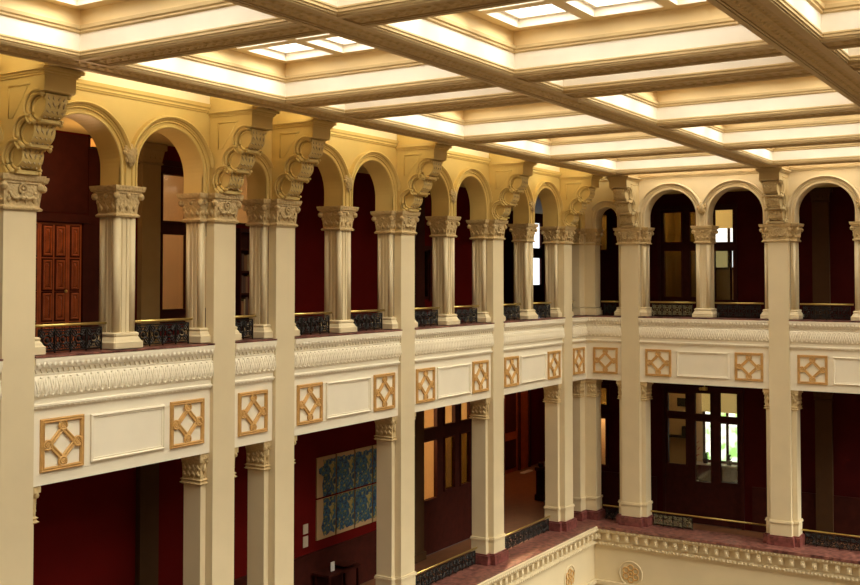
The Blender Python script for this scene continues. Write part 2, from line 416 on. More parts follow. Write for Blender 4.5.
# ------------------------------------------------------------------ small columns of the upper arcade
def make_col():
    e = empty('column')
    b = MB(); cy = .37
    b.loft(0, cy, [(1.54, .225, .225), (3.94, .225, .225)])
    for sx in (-.06, .06):
        b.box(sx-.028, sx+.028, cy-.245, cy+.245, 1.545, 3.93); b.box(-.245, .245, cy+sx-.028, cy+sx+.028, 1.545, 3.93)
    b.build('shaft', CREAM, e)
    for sx in (-1, 1):
        for sy in (-1, 1):
            b = MB(); b.tube([(sx*.195, cy+sy*.195, 1.54), (sx*.195, cy+sy*.195, 3.93)], .082, 10); b.build('corner_reed', CREAM, e, True)
    b = MB()
    b.loft(0, cy, [(ZU+.02, .39, .39), (ZU+.14, .39, .39), (ZU+.17, .36, .36), (ZU+.22, .335, .335), (ZU+.26, .31, .31), (ZU+.28, .325, .325), (ZU+.32, .325, .325), (ZU+.345, .29, .29)], .03)
    b.build('base', CREAM, e)
    b = MB(); o = MB()
    capital_mesh(b, 0, cy, 3.92, ZCAP, .275, .275, .365, .365); capital_orn(o, 0, cy, 3.92, ZCAP, .275, .275, .365, .365)
    k = b.build('capital', CAPM, e); o.build('foliage', CAPM, k, True)
    return e
col0 = make_col()
cl = ['small square column of the left gallery between the two leftmost arches',
      'small square column in front of the plain red wall of the upper left gallery',
      'second smallest square column of the upper left gallery, fourth bay from left',
      'farthest small square column of the upper left gallery, nearest the corner']
first = True
for s, lab in zip(COLL, cl):
    loc, rz = place('L', s)
    if first: col0.location = loc; tag(col0, lab, 'column', 'small columns of the upper arcade'); first = False
    else: copy_tree(col0, loc, rz, lab)
for s, lab in zip(COLR, ('small square column of the right gallery in the middle of its first wide bay', 'small square column cut by the right edge of the photo')):
    loc, rz = place('R', s); copy_tree(col0, loc, rz, lab)

# ------------------------------------------------------------------ arcade walls
def arch_segment(b, x0, x1, cx, r, d0, d1, zs=ZSP, zb=ZCAP, zt=7.3, n=32):
    for d, flip in ((d0, 0), (d1, 1)):
        q = []
        q.append([(x0, d, zb), (cx-r, d, zb), (cx-r, d, zt), (x0, d, zt)]); q.append([(cx+r, d, zb), (x1, d, zb), (x1, d, zt), (cx+r, d, zt)])
        for i in range(n):
            a0 = PI-PI*i/n; a1 = PI-PI*(i+1)/n
            xa, xb = cx+r*math.cos(a0), cx+r*math.cos(a1)
            q.append([(xa, d, zs+r*math.sin(a0)), (xb, d, zs+r*math.sin(a1)), (xb, d, zt), (xa, d, zt)])
        for p in q: b.add(p, [(0, 1, 2, 3)])
    pts = [(cx-r, zb)]+[(cx+r*math.cos(PI-PI*i/n), zs+r*math.sin(PI-PI*i/n)) for i in range(n+1)]+[(cx+r, zb)]
    for (xa, za), (xb, zb_) in zip(pts, pts[1:]): b.add([(xa, d0, za), (xb, d0, zb_), (xb, d1, zb_), (xa, d1, za)], [(0, 1, 2, 3)])
    for xa, xb in ((x0, cx-r), (cx+r, x1)): b.add([(xa, d0, zb), (xb, d0, zb), (xb, d1, zb), (xa, d1, zb)], [(0, 1, 2, 3)])
    b.add([(x0, d0, zt), (x1, d0, zt), (x1, d1, zt), (x0, d1, zt)], [(0, 1, 2, 3)])
D0, D1 = .06, .66
archesL = []; archesR = []
def two_arches(lst, p, c, q):
    for a, e_ in ((p+HJ, c-.22), (c+.22, q-HJ)): lst.append(((a+e_)/2, (e_-a)/2))
two_arches(archesL, -30.85, -28.155, PL[0]); two_arches(archesL, PL[0], COLL[0], PL[1]); archesL.append(((PL[1]+PL[2])/2, (PL[2]-PL[1])/2-HJ))
for i in (2, 3, 4): two_arches(archesL, PL[i], COLL[i-1], PL[i+1])
archesL.append(((PL[5]+HJ-.40)/2, (-.40-PL[5]-HJ)/2))
archesR.append(((PRs[0]-HJ+.40)/2, (PRs[0]-HJ-.40)/2))
two_arches(archesR, PRs[0], COLR[0], PRs[1]); two_arches(archesR, PRs[1], COLR[1], PRs[2])
def arcade(name, M, arches, xa, xb):
    b = MB(M)
    for i, (cx, r) in enumerate(arches):
        x0 = xa if i == 0 else (arches[i-1][0]+arches[i-1][1]+cx-r)/2
        x1 = xb if i == len(arches)-1 else (cx+r+arches[i+1][0]-arches[i+1][1])/2
        arch_segment(b, x0, x1, cx, r, D0, D1)
    return struct(b.build(name, GOLDW if M is ML else CREAM))
arcade('wall_left', ML, archesL, -30.85, D0); arcade('wall_right', MR, archesR, -D0+.001, 13.4)
nt = [0]
def trim(b, m, smooth=False, label=None):
    nt[0] += 1
    return struct(b.build('trim_%d' % nt[0], m, None, smooth), label)
# archivolts
for M, arches, m in ((ML, archesL, GOLDW), (MR, archesR, CREAM)):
    b = MB(M)
    for cx, r in arches:
        b.sweep_arch(cx, r, ZSP, ZCAP+.005, [(.0, D0+.03), (.0, D0-.02), (.015, D0-.04), (.035, D0-.04), (.05, D0-.02), (.05, D0+.002)])
        b.sweep_arch(cx, r, ZSP, ZCAP+.005, [(.115, D0+.002), (.115, D0-.03), (.13, D0-.045), (.148, D0-.035), (.15, D0+.002)])
        if r > .6: b.sweep_arch(cx, r, ZSP, None, [(.165, D0+.002), (.165, D0-.03), (.185, D0-.05), (.20, D0-.035), (.205, D0-.085), (.235, D0-.13), (.265, D0-.12), (.275, D0+.002)], .17)
        else: b.sweep_arch(cx, r, ZSP, None, [(.165, D0+.002), (.165, D0-.03), (.185, D0-.05), (.20, D0-.035), (.205, D0-.085), (.235, D0-.13), (.265, D0-.12), (.275, D0+.002)], .55)
    trim(b, m, False, 'moulded round arch surrounds of the upper arcade')
# wall cornice, between the brackets
def segs(cuts, a, z): # complement of cuts
    out = []; x = a
    for p, q in cuts: out.append((x, p)); x = q
    out.append((x, z)); return out
cprof = [(D0, 6.36), (.02, 6.37), (.0, 6.40), (-.03, 6.41), (-.03, 6.45), (-.07, 6.48), (-.09, 6.55), (D0, 6.56)]
for M, c, a, z, m in ((ML, [(p-.46, p+.46) for p in PL], -30.85, -.02, GOLDW), (MR, [(p-.46, p+.46) for p in PRs], .1, 13.4, CREAM)):
    b = MB(M)
    for p, q in segs(c, a, z):
        if q-p > .1: b.prism(cprof, p, q, 'x')
    trim(b, m, False, 'moulded cornice above the arches')
for M, xa, xb in ((ML, -30.85, -.06), (MR, .1, 13.4)):
    b = MB(M); b.box(xa, xb, D0-.012, D0-.002, 6.562, ZT_+.04); trim(b, FRZ, False, 'wall strip above the cornice painted pale for its light')  # pale sheet paints the brightly lit band of wall
# masks between the arches
def make_mask():
    e = empty('carved_mask')
    b = MB(); b.ball((0, D0-.06, 5.20), (.13, .09, .20), 10, 7); b.ball((0, D0-.11, 5.21), (.035, .05, .06), 6, 5)
    b.ball((-.055, D0-.11, 5.26), (.04, .03, .025), 6, 4); b.ball((.055, D0-.11, 5.26), (.04, .03, .025), 6, 4); b.ball((0, D0-.10, 5.10), (.06, .035, .03), 6, 4)
    b.build('face', CAPM, e, True)
    b = MB()
    for k in range(9):
        a = PI*k/8; b.ball((.14*math.cos(a), D0-.05, 5.24+.15*math.sin(a)), (.055, .05, .055), 6, 4)
    for sx in (-1, 1):
        b.leaf((sx*.10, D0-.06, 5.08), (sx*.02, -.01, .11), (.05, 0, 0))
    b.leaf((0, D0-.06, 5.0), (0, -.01, .08), (.06, 0, 0))
    b.build('foliage', CAPM, e, True)
    return e
m0 = make_mask(); first = True
ml = ['carved plaster mask between the two leftmost arches', 'carved plaster mask above the column before the red upper wall', 'carved plaster mask above the column in the bay right of the red wall bay', 'carved plaster mask in the left arcade closest to the corner']
for s, lab in zip(COLL, ml):
    loc, rz = place('L', s)
    if first: m0.location = loc; tag(m0, lab, 'carving', 'carved masks between arches'); first = False
    else: copy_tree(m0, loc, rz, lab)
loc, rz = place('R', COLR[0]); copy_tree(m0, loc, rz, 'carved plaster mask between two arches of the right gallery wall')
loc, rz = place('R', COLR[1]); copy_tree(m0, loc, rz, 'carved plaster mask at the right edge of the photo')

# ------------------------------------------------------------------ spandrel walls, friezes, ledges
for M, cu, xa, xb, nm in ((ML, [(p-.351, p+.351) for p in PL], -30.85, 0, 'wall_left_spandrel'), (MR, [(p-.351, p+.351) for p in PRs[:2]], .0, 13.4, 'wall_right_spandrel')):
    for p, q in segs(cu, xa, xb):
        b = MB(M); b.box(p, q, .0, .62, -1.24, 1.15); struct(b.build(nm, FRZ))
fr = [(0, .195), (-.035, .20), (-.05, .235), (-.075, .25), (-.075, .285), (-.03, .30), (-.03, .395), (-.045, .41), (-.085, .47), (-.105, .56), (-.105, .64), (-.085, .74), (-.05, .82),
      (-.06, .845), (-.06, .86), (-.045, .865), (-.045, .95), (-.095, .955), (-.11, 1.02), (-.135, 1.05), (-.145, 1.10), (-.145, 1.155), (0, 1.16)]
def frieze(M, x0, x1):
    b = MB(M); b.prism(fr, x0, x1, 'x'); o = MB(M)
    n = max(1, round((x1-x0)/.125)); st = (x1-x0)/n
    for i in range(n):
        x = x0+(i+.5)*st
        o.ball((x, -.125, 1.035), (st*.40, .03, .055), 6, 4)                                # egg moulding
        o.add([(x-st*.36, -.045, .95), (x+st*.36, -.045, .95), (x, -.045, .868), (x-st*.36, -.092, .95), (x+st*.36, -.092, .95), (x, -.075, .868)], [(0,1,2),(3,5,4),(0,3,4,1),(1,4,5,2),(2,5,3,0)])
        o.leaf((x, -.055, .225), (0, -.015, .022), (st*.42, 0, 0))
    n = max(1, round((x1-x0)/.165)); st = (x1-x0)/n
    for i in range(n):
        x = x0+(i+.5)*st
        for sx in (-1, 1): o.leaf((x+sx*.040, -.100, .615), (sx*.036, .004, .165), (.018, 0, -sx*.006), 1.5)    # V-shaped palmettes of the cushion frieze
        o.leaf((x, -.100, .70), (0, .012, .085), (.018, 0, 0), 1.5); o.leaf((x+st/2, -.104, .53), (0, -.004, .085), (.018, 0, 0), 1.5)
        o.ball((x, -.085, .455), (.035, .03, .03), 6, 4); o.ball((x+st/2, -.07, .79), (.035, .03, .025), 6, 4)
    t = trim(b, FRZ, False, 'moulded frieze band under the upper ledge'); o.build('relief', FRZ, t)  # brightness of the up-facing moulding put into the paler paint
cuL = [(p-.352, p+.352) for p in PL]
for p, q in segs(cuL, -28.2, -.148): frieze(ML, p, q)
for p, q in segs([(p-.352, p+.352) for p in PRs], .0, 12.9)[:3]: frieze(MR, p, q)
for M, cu, xa, xb, side in ((ML, [(p-.351, p+.351) for p in PL], -30.85, -.15, 'left'), (MR, [(p-.351, p+.351) for p in PRs[:2]], .66, 13.4, 'right')):
    for p, q in segs(cu, xa, xb):
        b = MB(M); 
        if M is MR and p == .66: b.prism([(-.66, -.15), (q, -.15), (q, .66), (-.66, .66)] if False else [(.15, -.15), (q, -.15), (q, .66), (-.66, .66)], 1.165, ZU, 'z')
        elif q == -.15: b.prism([(p, -.15), (-.15, -.15), (.66, .66), (p, .66)], 1.165, ZU, 'z')
        else: b.box(p, q, -.15, .66, 1.165, ZU)
        trim(b, MARB, False, 'red marble top of the upper ledge')
# lattice panels
def make_lattice():
    e = empty('lattice_panel'); b = MB()
    t = .085
    for (x0, x1, z0, z1) in ((-.5, .5, -t, 0), (-.5, .5, -1, -1+t), (-.5, -.5+t, -1+t, -t), (.5-t, .5, -1+t, -t)): b.box(x0, x1, -.04, 0, z0, z1)
    for u in (.02, .066):
        b.tube([(-.5+u, -.042, -u), (.5-u, -.042, -u), (.5-u, -.042, -1+u), (-.5+u, -.042, -1+u)], .017, 6, True)
    b.build('frame', OCHRE, e)
    b = MB()
    c = (0, 0, -.5)
    def bar(p, q):
        p = Vector((p[0], -.03, -.5+p[1])); q = Vector((q[0], -.03, -.5+q[1])); d = (q-p).normalized(); w = Vector((-d.z, 0, d.x))
        for k in (-.032, .032): b.tube([p+w*k, q+w*k], .02, 6)
        b.add([p+w*.044+Vector((0,.028,0)), p-w*.044+Vector((0,.028,0)), q-w*.044+Vector((0,.028,0)), q+w*.044+Vector((0,.028,0)),
               p+w*.044, p-w*.044, q-w*.044, q+w*.044], [(0,1,2,3),(4,7,6,5),(0,4,5,1),(1,5,6,2),(2,6,7,3),(3,7,4,0)])
    bar((-.07, .36), (.36, -.07)); bar((.07, -.36), (-.36, .07)); bar((.04, .33), (-.33, -.04)); bar((-.04, -.33), (.33, .04))
    for (x, z) in ((0, .345), (0, -.345), (.345, 0), (-.345, 0)):
        b.ring((x, -.035, -.5+z), .088, .024, 'xz', 18, 6); b.ring((x, -.035, -.5+z), .04, .018, 'xz', 12, 5)
    b.build('interlace', OCHRE, e)
    return e
lat0 = make_lattice(); first = True
latL = [(PL[0]+1.055, 'gilded lattice panel beside the far left pier'), (PL[1]-1.055, 'gilded lattice panel just left of the second pier from the left'),
        ((PL[1]+PL[2])/2, 'gilded lattice panel alone in the narrow bay of the left gallery'),
        (PL[2]+1.055, 'gilded lattice panel just right of the third pier from the left, above the red wall'), (PL[3]-1.055, 'gilded lattice panel above the right end of the blue painting'),
        (PL[3]+1.055, 'gilded lattice panel above the left end of the amber glazed screen'), (PL[4]-1.055, 'gilded lattice panel above the right end of the amber glazed screen'),
        (PL[4]+1.055, 'gilded lattice panel above the left side of the open hall doorway'), (PL[5]-1.055, 'gilded lattice panel above the right side of the open hall doorway'),
        (-.74, 'last gilded lattice panel of the left gallery, touching the corner')]
for s, lab in latL:
    loc, rz = place('L', s, -.001, .0)
    if first: lat0.location = loc; tag(lat0, lab, 'panel', 'gilded lattice panels'); first = False
    else: copy_tree(lat0, loc, rz, lab)
for s, lab in ((.80, 'first gilded lattice panel of the right gallery, touching the corner'), (PRs[0]+1.075, 'gilded lattice panel above the left end of the glazed office screen'),
               (PRs[1]-1.075, 'gilded lattice panel above the right end of the glazed office screen'), (PRs[1]+1.095, 'gilded lattice panel farthest right in the photo')):
    loc, rz = place('R', s, -.001, .0); copy_tree(lat0, loc, rz, lab)
def make_blank():
    e = empty('wall_panel')
    b = MB(); b.box(-.93, .93, -.012, 0, -.93, -.07); b.build('field', FRZ, e)
    b = MB(); b.rectsweep(-.97, .97, -.97, -.03, [(0, 0), (.0, .045), (.03, .06), (.05, .02), (.075, .03), (.09, .0)])
    # rectsweep works in x-y with z up; turn it upright
    b.v = [(x, -z-.0, y) for x, y, z in b.v]
    b.build('moulding', FRZ, e)
    return e
bl0 = make_blank(); first = True
for s, lab in (((PL[0]+PL[1])/2, 'plain cream wall panel between the two leftmost lattice panels'), ((PL[2]+PL[3])/2, 'plain cream wall panel above the blue painting'),
               ((PL[3]+PL[4])/2, 'plain cream wall panel above the amber glazed screen'), ((PL[4]+PL[5])/2, 'plain cream wall panel above the open hall doorway')):
    loc, rz = place('L', s, -.001)
    if first: bl0.location = loc; tag(bl0, lab, 'panel', 'plain wall panels'); first = False
    else: copy_tree(bl0, loc, rz, lab)
for s, lab in (((PRs[0]+PRs[1])/2, 'plain cream wall panel above the glazed office screen'), ((PRs[1]+PRs[2])/2, 'plain cream wall panel at the right edge of the photo')):
    loc, rz = place('R', s, -.001); copy_tree(bl0, loc, rz, lab)

# ------------------------------------------------------------------ lower ledge and parapet
b = MB(); b.prism([(-30.85, -.74), (-.80, -.74), (-.80, -13.4), (.66, -13.4), (.66, .72), (-30.85, .72)], ZL-.10, ZL, 'z')
trim(b, MARB, False, 'red marble top of the lower ledge')
pp = [(-.53, -7.44), (-.57, -7.44), (-.58, -7.38), (-.64, -7.35), (-.64, -7.24), (-.60, -7.21), (-.57, -7.20), (-.57, -6.90), (-.71, -6.88), (-.74, -6.83), (-.76, -6.76), (-.78, -6.66), (-.76, -6.635), (-.74, -6.635), (-.74, -6.75), (-.53, -6.75)]
def parapet(M, x0, x1, lab, mitre):
    b = MB(M); b.prism(pp, x0, x1, 'x'); o = MB(M); q = MB(M)
    n = round((x1-x0)/.37); st = (x1-x0)/n
    for i in range(n):
        x = x0+(i+.5)*st
        q.box(x-.07, x+.07, -.735, -.57, -7.12, -6.885); q.ball((x, -.74, -7.02), (.05, .025, .07), 8, 5)
    n = round((x1-x0)/.13); st = (x1-x0)/n
    for i in range(n):
        x = x0+(i+.5)*st
        o.ball((x, -.765, -6.77), (st*.40, .03, .06), 6, 4); o.ball((x, -.645, -7.295), (st*.42, .035, .05), 6, 4)
    t = trim(b, CREAM, False, lab); q.build('modillion', CREAM, t); o.build('egg_moulding', CREAM, t, True)
parapet(ML, -14., -.60, 'cornice under the lower ledge, left side', 0); parapet(MR, .60, 13.2, 'cornice under the lower ledge, right side', 0)
b = MB(); b.prism([(-30.85, -.53), (-.53, -.53), (-.53, -13.4), (.6, -13.4), (.6, .6), (-30.85, .6)], -9.2, -6.735, 'z'); struct(b.build('wall_left_parapet', CREAM))
b = MB(); b.prism([(-14, -.67), (-.67, -.67), (-.67, -13.2), (-.555, -13.2), (-.555, -.555), (-14, -.555)], -8.80, -8.66, 'z'); trim(b, CREAM, False, 'string course under the roundels')
def make_roundel():
    e = empty('flower_roundel'); b = MB()
    b.ring((0, -.01, 0), .44, .03, 'xz', 32, 6); b.build('rim', CREAM, e, True)
    b = MB()
    for k in range(6):
        a = PI/2+k*PI/3; b.ring((.215*math.cos(a), -.02, .215*math.sin(a)), .105, .026, 'xz', 14, 6)
    b.ball((0, -.02, 0), (.06, .03, .06), 8, 5); b.build('petal', OCHRE, e, True)
    return e
r0 = make_roundel(); loc, rz = place('L', -2.746, -.536, -8.13); r0.location = loc; tag(r0, 'gilded flower roundel on the left parapet near the corner', 'roundel', 'flower roundels on the parapet')
loc, rz = place('R', 1.986, -.536, -8.28); copy_tree(r0, loc, rz, 'gilded flower roundel on the right parapet near the corner')

# ------------------------------------------------------------------ railings
def railing(side, s0, s1, zb, d, lab, group, npan=None, grille=IRON, ph=.46, xr=.06):
    w = s1-s0; loc, rz = place(side, (s0+s1)/2, d, zb)
    e = empty('railing', loc, rz, lab, 'railing', group)
    b = MB(); b.tube([(-w/2-xr, 0, ph+.08), (w/2+xr, 0, ph+.08)], .03, 8)
    b.build('top_rail', BRASS, e, True)
    n = max(2, round(w/.40)); st = (w-.1)/n; m = npan or n
    b = MB(); x0 = -w/2+.05; xe = x0+m*st
    for z in (.05, ph): b.box(x0, xe, -.012, .012, z-.014, z+.014)
    for i in range(m+1): b.box(x0+i*st-.012, x0+i*st+.012, -.012, .012, 0, ph)
    b.build('frame', IRON, e)
    b = MB()
    for i in range(m):
        xc = x0+(i+.5)*st; zc = ph/2+.025; rr = min(st, ph)*.24
        b.ring((xc, 0, zc), rr, .020, 'xz', 10, 4); b.ring((xc, 0, zc), min(st, ph)*.42, .012, 'xz', 12, 4)
        for sx in (-1, 1):
            for sz in (-1, 1):
                b.ring((xc+sx*st*.27, 0, zc+sz*ph*.25), rr*.62, .018, 'xz', 8, 4)
                b.tube([(xc+sx*rr*.7, 0, zc+sz*rr*.7), (xc+sx*st*.46, 0, zc+sz*ph*.42)], .016, 4)
        b.ball((xc, 0, zc), .05, 6, 4)
    b.build('scrollwork', grille, e)
g = 'low railings of the upper arcade'
for s0, s1, lab in ((PL[0]+HJ+.13, COLL[0]-.41, 'low iron railing with brass rail in the leftmost arch, before the paneled door'), (COLL[0]+.41, PL[1]-HJ-.13, 'low iron railing in the second arch from the left'),
        (PL[1]+HJ+.13, PL[2]-HJ-.13, 'short low iron railing in the narrow arch of the left gallery'),
        (PL[2]+HJ+.13, COLL[1]-.41, 'low iron railing left of the column before the red upper wall'), (COLL[1]+.41, PL[3]-HJ-.13, 'low iron railing right of the column before the red upper wall'),
        (PL[3]+HJ+.13, COLL[2]-.41, 'low iron railing in the sixth arch from the left'), (COLL[2]+.41, PL[4]-HJ-.13, 'low iron railing in the seventh arch from the left'),
        (PL[4]+HJ+.13, COLL[3]-.41, 'low iron railing in the eighth arch from the left'), (COLL[3]+.41, PL[5]-HJ-.13, 'low iron railing in the ninth arch from the left'),
        (PL[5]+HJ+.13, -.56, 'very short low railing between the last left pier and the corner')):
    railing('L', s0, s1, ZU+.003, .30, lab, g)
railing('R', .56, PRs[0]-HJ-.13, ZU+.003, .30, 'short low railing between the corner and the first right pier', g)
railing('R', PRs[0]+HJ+.13, COLR[0]-.41, ZU+.003, .30, 'bronze low railing in the first wide arch of the right gallery', g, None, BRONZ)
railing('R', COLR[0]+.41, PRs[1]-HJ-.13, ZU+.003, .30, 'dark low railing in the arch left of the rightmost pier', g)
railing('R', PRs[1]+HJ+.13, COLR[1]-.41, ZU+.003, .30, 'dark low railing in the arch right of the rightmost pier', g)
g = 'railings of the lower gallery'
for sd, s0, s1, lab, npn, gr in (('L', PL[3]+HJ+.10, PL[4]-HJ-.10, 'iron railing before the amber glazed screen', None, IRON), ('L', PL[4]+HJ+.10, PL[5]-HJ-.10, 'iron railing across the open hall doorway', None, IRON),
        ('L', PL[5]+HJ+.10, -.56, 'very short iron railing at the foot of the corner, left side', None, IRON), ('R', .56, PRs[0]-HJ-.10, 'very short iron railing at the foot of the corner, right side', None, IRON),
        ('R', PRs[0]+HJ+.10, PRs[1]-HJ-.10, 'brass rail with four bronze grille panels before the glazed office screen', 4, BRONZ), ('R', PRs[1]+HJ+.10, 12.2, 'brass rail at the lower right edge of the photo', None, IRON)):
    railing(sd, s0, s1, ZL+.003, .40, lab, g, npn, gr, .44)

# ------------------------------------------------------------------ corridors
YB = 3.0; ZFU = .90; ZFL = -6.97; ZCU = 6.0; ZCL = -1.30
def cor(poly, z0, z1, name, m): b = MB(); b.prism(poly, z0, z1, 'z'); return struct(b.build(name, m))
Lfl = [(-30.85, .67), (.67, .67), (.67, -13.4), (3.0, -13.4), (3.0, 2.6), (14, 2.6), (14, 8.0), (-2.2, 8.0), (-2.2, 3.0), (-30.85, 3.0)]
cor(Lfl, ZFU-.3, ZFU, 'floor', FLOORM)
cor(Lfl, ZCL, ZCL+.2, 'ceiling', GOLDW)
Lf2 = [(-30.85, .73), (.67, .73), (.67, -13.4), (3.0, -13.4), (3.0, 2.6), (14, 2.6), (14, 8.0), (-2.2, 8.0), (-2.2, 3.0), (-30.85, 3.0)]
cor(Lf2, ZFL-.2, ZFL, 'floor', FLOORM)
cor(Lfl, ZCU, ZCU+.15, 'ceiling', GOLDW)
# back walls with openings: list of rectangles cut out
def wall_with_holes(M, x0, x1, z0, z1, d0, d1, holes, name, m):
    xs = sorted({x0, x1, *[h[0] for h in holes], *[h[1] for h in holes]}); zs = sorted({z0, z1, *[h[2] for h in holes], *[h[3] for h in holes]})
    b = MB(M)
    for xa, xb in zip(xs, xs[1:]):
        run = None
        for za, zb in zip(zs, zs[1:]):
            xm, zm = (xa+xb)/2, (za+zb)/2
            hole = any(h[0] < xm < h[1] and h[2] < zm < h[3] for h in holes)
            if hole:
                if run: b.box(xa, xb, d0, d1, *run); run = None
            else: run = (run[0], zb) if run else (za, zb)
        if run: b.box(xa, xb, d0, d1, *run)
    return struct(b.build(name, m))
D2 = YB+.18
winA = [(-19.2, -17.0, 1.5, 5.5)]                   # upper left glazed screen
winB = [(-16.6, -15.5, 4.10, 5.88)]                  # transom light
winC = [(-7.15, -3.6, ZFL, -1.5)]                   # amber screen, lower left
wall_with_holes(ML, -30.85, -2.2, ZFU, ZCU, YB, D2, winA+winB+[(-7.5, -6.6, 1.9, 3.65)], 'wall_left_back', RED)
wall_with_holes(ML, -30.85, -2.2, ZFL, ZCL, YB, D2, winC, 'wall_left_back_lower', RED)
wR_up = [(-.85, -.25, 3.75, 5.3), (1.9, 3.95, 1.7, 5.4), (4.05, 4.9, 1.5, 5.4)]
wR_lo = [(-.85, -.40, -2.65, -1.85), (-.80, -.45, -5.1, -3.1), (2.05, 5.1, ZFL, -1.75)]
wall_with_holes(MR, -2.6, 13.4, ZFU, ZCU, YB, D2, wR_up, 'wall_right_back', RED_SHADE)
wall_with_holes(MR, -2.6, 13.4, ZFL, ZCL, YB, D2, wR_lo, 'wall_right_back_lower', RED_SHADE)
# hall beyond the corner
b = MB(); b.box(-2.2, 14, 8.0, 8.2, ZFL, ZCL); struct(b.build('wall_hall_lower', RED))
wall_with_holes(ML, -2.2, 14, ZFU, ZCU, 8.0, 8.2, [(10.9, 12.3, 2.2, 5.6)], 'wall_hall_upper', RED)
b = MB(); b.box(-2.4, -2.2, 3.19, 8.2, ZFL, ZCL); b.box(-2.4, -2.2, 3.19, 8.2, ZFU, ZCU); struct(b.build('wall_hall_left', RED))
b = MB(); b.box(13.9, 14.1, 2.6, 8.0, ZFL, ZCL); b.box(13.9, 14.1, 2.6, 8.0, ZFU, ZCU); struct(b.build('wall_hall_right', RED))
b = MB(); b.box(3.19, 13.9, 2.42, 2.6, ZFL, ZCL); b.box(3.19, 13.9, 2.42, 2.6, ZFU, ZCU); struct(b.build('wall_hall_near', RED))
# wainscot along the lower corridor and skirtings
b = MB(); b.box(-30.8, -7.4, YB-.06, YB, ZFL+.01, -5.55); b.box(-30.8, -7.4, YB-.09, YB, -5.55, -5.47); b.box(-3.35, -2.25, YB-.06, YB, ZFL+.01, -5.55)
trim(b, WOOD, False, 'dark wooden wainscot along the lower left corridor')
b = MB(MR); b.box(5.5, 13.3, YB-.06, YB, ZFL+.01, -5.3); b.box(-2.5, 1.7, YB-.06, YB, ZFL+.01, -5.3); trim(b, WOOD, False, 'dark wooden wainscot along the lower right corridor')
b = MB(); b.box(-30.8, -19.9, YB-.05, YB, ZFU+.005, 1.4); b.box(-15.4, -8., YB-.05, YB, ZFU+.005, 1.4); struct(b.build('baseboard_left', WOOD))
# glazed screens
nw = [0]
def screen(M, x0, x1, z0, z1, panes, d=YB, gl=GLASS, lab=None, gls={}):
    nw[0] += 1
    b = MB(M)
    xs = sorted({x0, x1, *[p[0] for p in panes], *[p[1] for p in panes]}); zs = sorted({z0, z1, *[p[2] for p in panes], *[p[3] for p in panes]})
    for xa, xb in zip(xs, xs[1:]):
        run = None
        for za, zb in zip(zs, zs[1:]):
            xm, zm = (xa+xb)/2, (za+zb)/2
            if any(p[0] < xm < p[1] and p[2] < zm < p[3] for p in panes):
                if run: b.box(xa, xb, d+.03, d+.13, *run); run = None
            else: run = (run[0], zb) if run else (za, zb)
        if run: b.box(xa, xb, d+.03, d+.13, *run)
    f = struct(b.build('window_%d' % nw[0], WOOD), lab)
    c = MB(M); t = .045
    for p in panes:
        for (a, b_, e_, g_) in ((p[0]-t, p[1]+t, p[3], p[3]+t), (p[0]-t, p[1]+t, p[2]-t, p[2]), (p[0]-t, p[0], p[2], p[3]), (p[1], p[1]+t, p[2], p[3])): c.box(a, b_, d-.02, d+.03, e_, g_)
    c.box(x0-.09, x0+.02, d-.06, d-.001, z0-.05, z1+.05); c.box(x1-.02, x1+.09, d-.06, d-.001, z0-.05, z1+.05); c.box(x0-.12, x1+.12, d-.09, d-.001, z1-.02, z1+.12)
    c.build('window_frame', WOOD, f)
    for i, p in enumerate(panes):
        g_ = MB(M); g_.box(p[0], p[1], d+.075, d+.085, p[2], p[3]); g_.build('pane', gls.get(i, gl), f)
    return f
screen(ML, -19.2, -17.0, 1.5, 5.5, [(-19.04, -18.2, 4.10, 5.27), (-19.04, -18.2, 1.87, 3.76), (-17.95, -17.15, 4.10, 5.27), (-17.95, -17.15, 1.87, 3.76)], lab='tall dark wood glazed screen seen through the second arch from the left')
screen(ML, -16.6, -15.5, 4.10, 5.88, [(-16.5, -15.6, 4.16, 5.82)], lab='beige lit transom seen through the narrow arch')
screen(ML, -7.15, -3.6, ZFL+.01, -1.5, [(-7.02, -6.09, -2.58, -1.62), (-5.55, -4.86, -2.58, -1.62), (-4.43, -3.78, -2.58, -1.62), (-7.02, -6.09, -5.05, -3.04), (-5.55, -4.86, -4.9, -3.06), (-4.43, -3.78, -4.9, -3.06)],
       lab='dark wood glazed screen with amber light in the lower left gallery', gls={4: GLASD, 5: GLASD})
screen(ML, -7.5, -6.6, 1.9, 3.65, [(-7.4, -6.7, 2.0, 3.58)], lab='dim window in the upper left corridor', gl=GLASD)
screen(MR, -.85, -.25, 3.75, 5.3, [(-.72, -.40, 3.82, 5.24)], lab='pale pane in the upper corridor behind the corner', gl=GLASD)
screen(MR, 1.9, 3.95, 1.7, 5.4, [(2.06, 2.77, 4.08, 5.25), (2.06, 2.77, 1.90, 3.72), (3.12, 3.85, 4.08, 5.25), (3.12, 3.85, 1.90, 3.72)], gl=GLASD, lab='dark wood glazed screen with dim olive panes in the first wide arch of the right gallery')
screen(MR, 4.05, 4.9, 1.5, 5.4, [(4.12, 4.83, 4.05, 5.30), (4.12, 4.72, 1.8, 3.70), (4.76, 4.83, 1.8, 3.70)], lab='dark wood screen with a bright upper pane in the right gallery', gls={1: GLASD})
screen(MR, -.85, -.40, -2.65, -1.85, [(-.75, -.44, -2.58, -1.90)], lab='small pane high in the lower corridor behind the corner', gl=GLASD)
screen(MR, -.80, -.45, -5.1, -3.1, [(-.75, -.50, -5.05, -3.15)], lab='narrow pane in the lower corridor behind the corner')
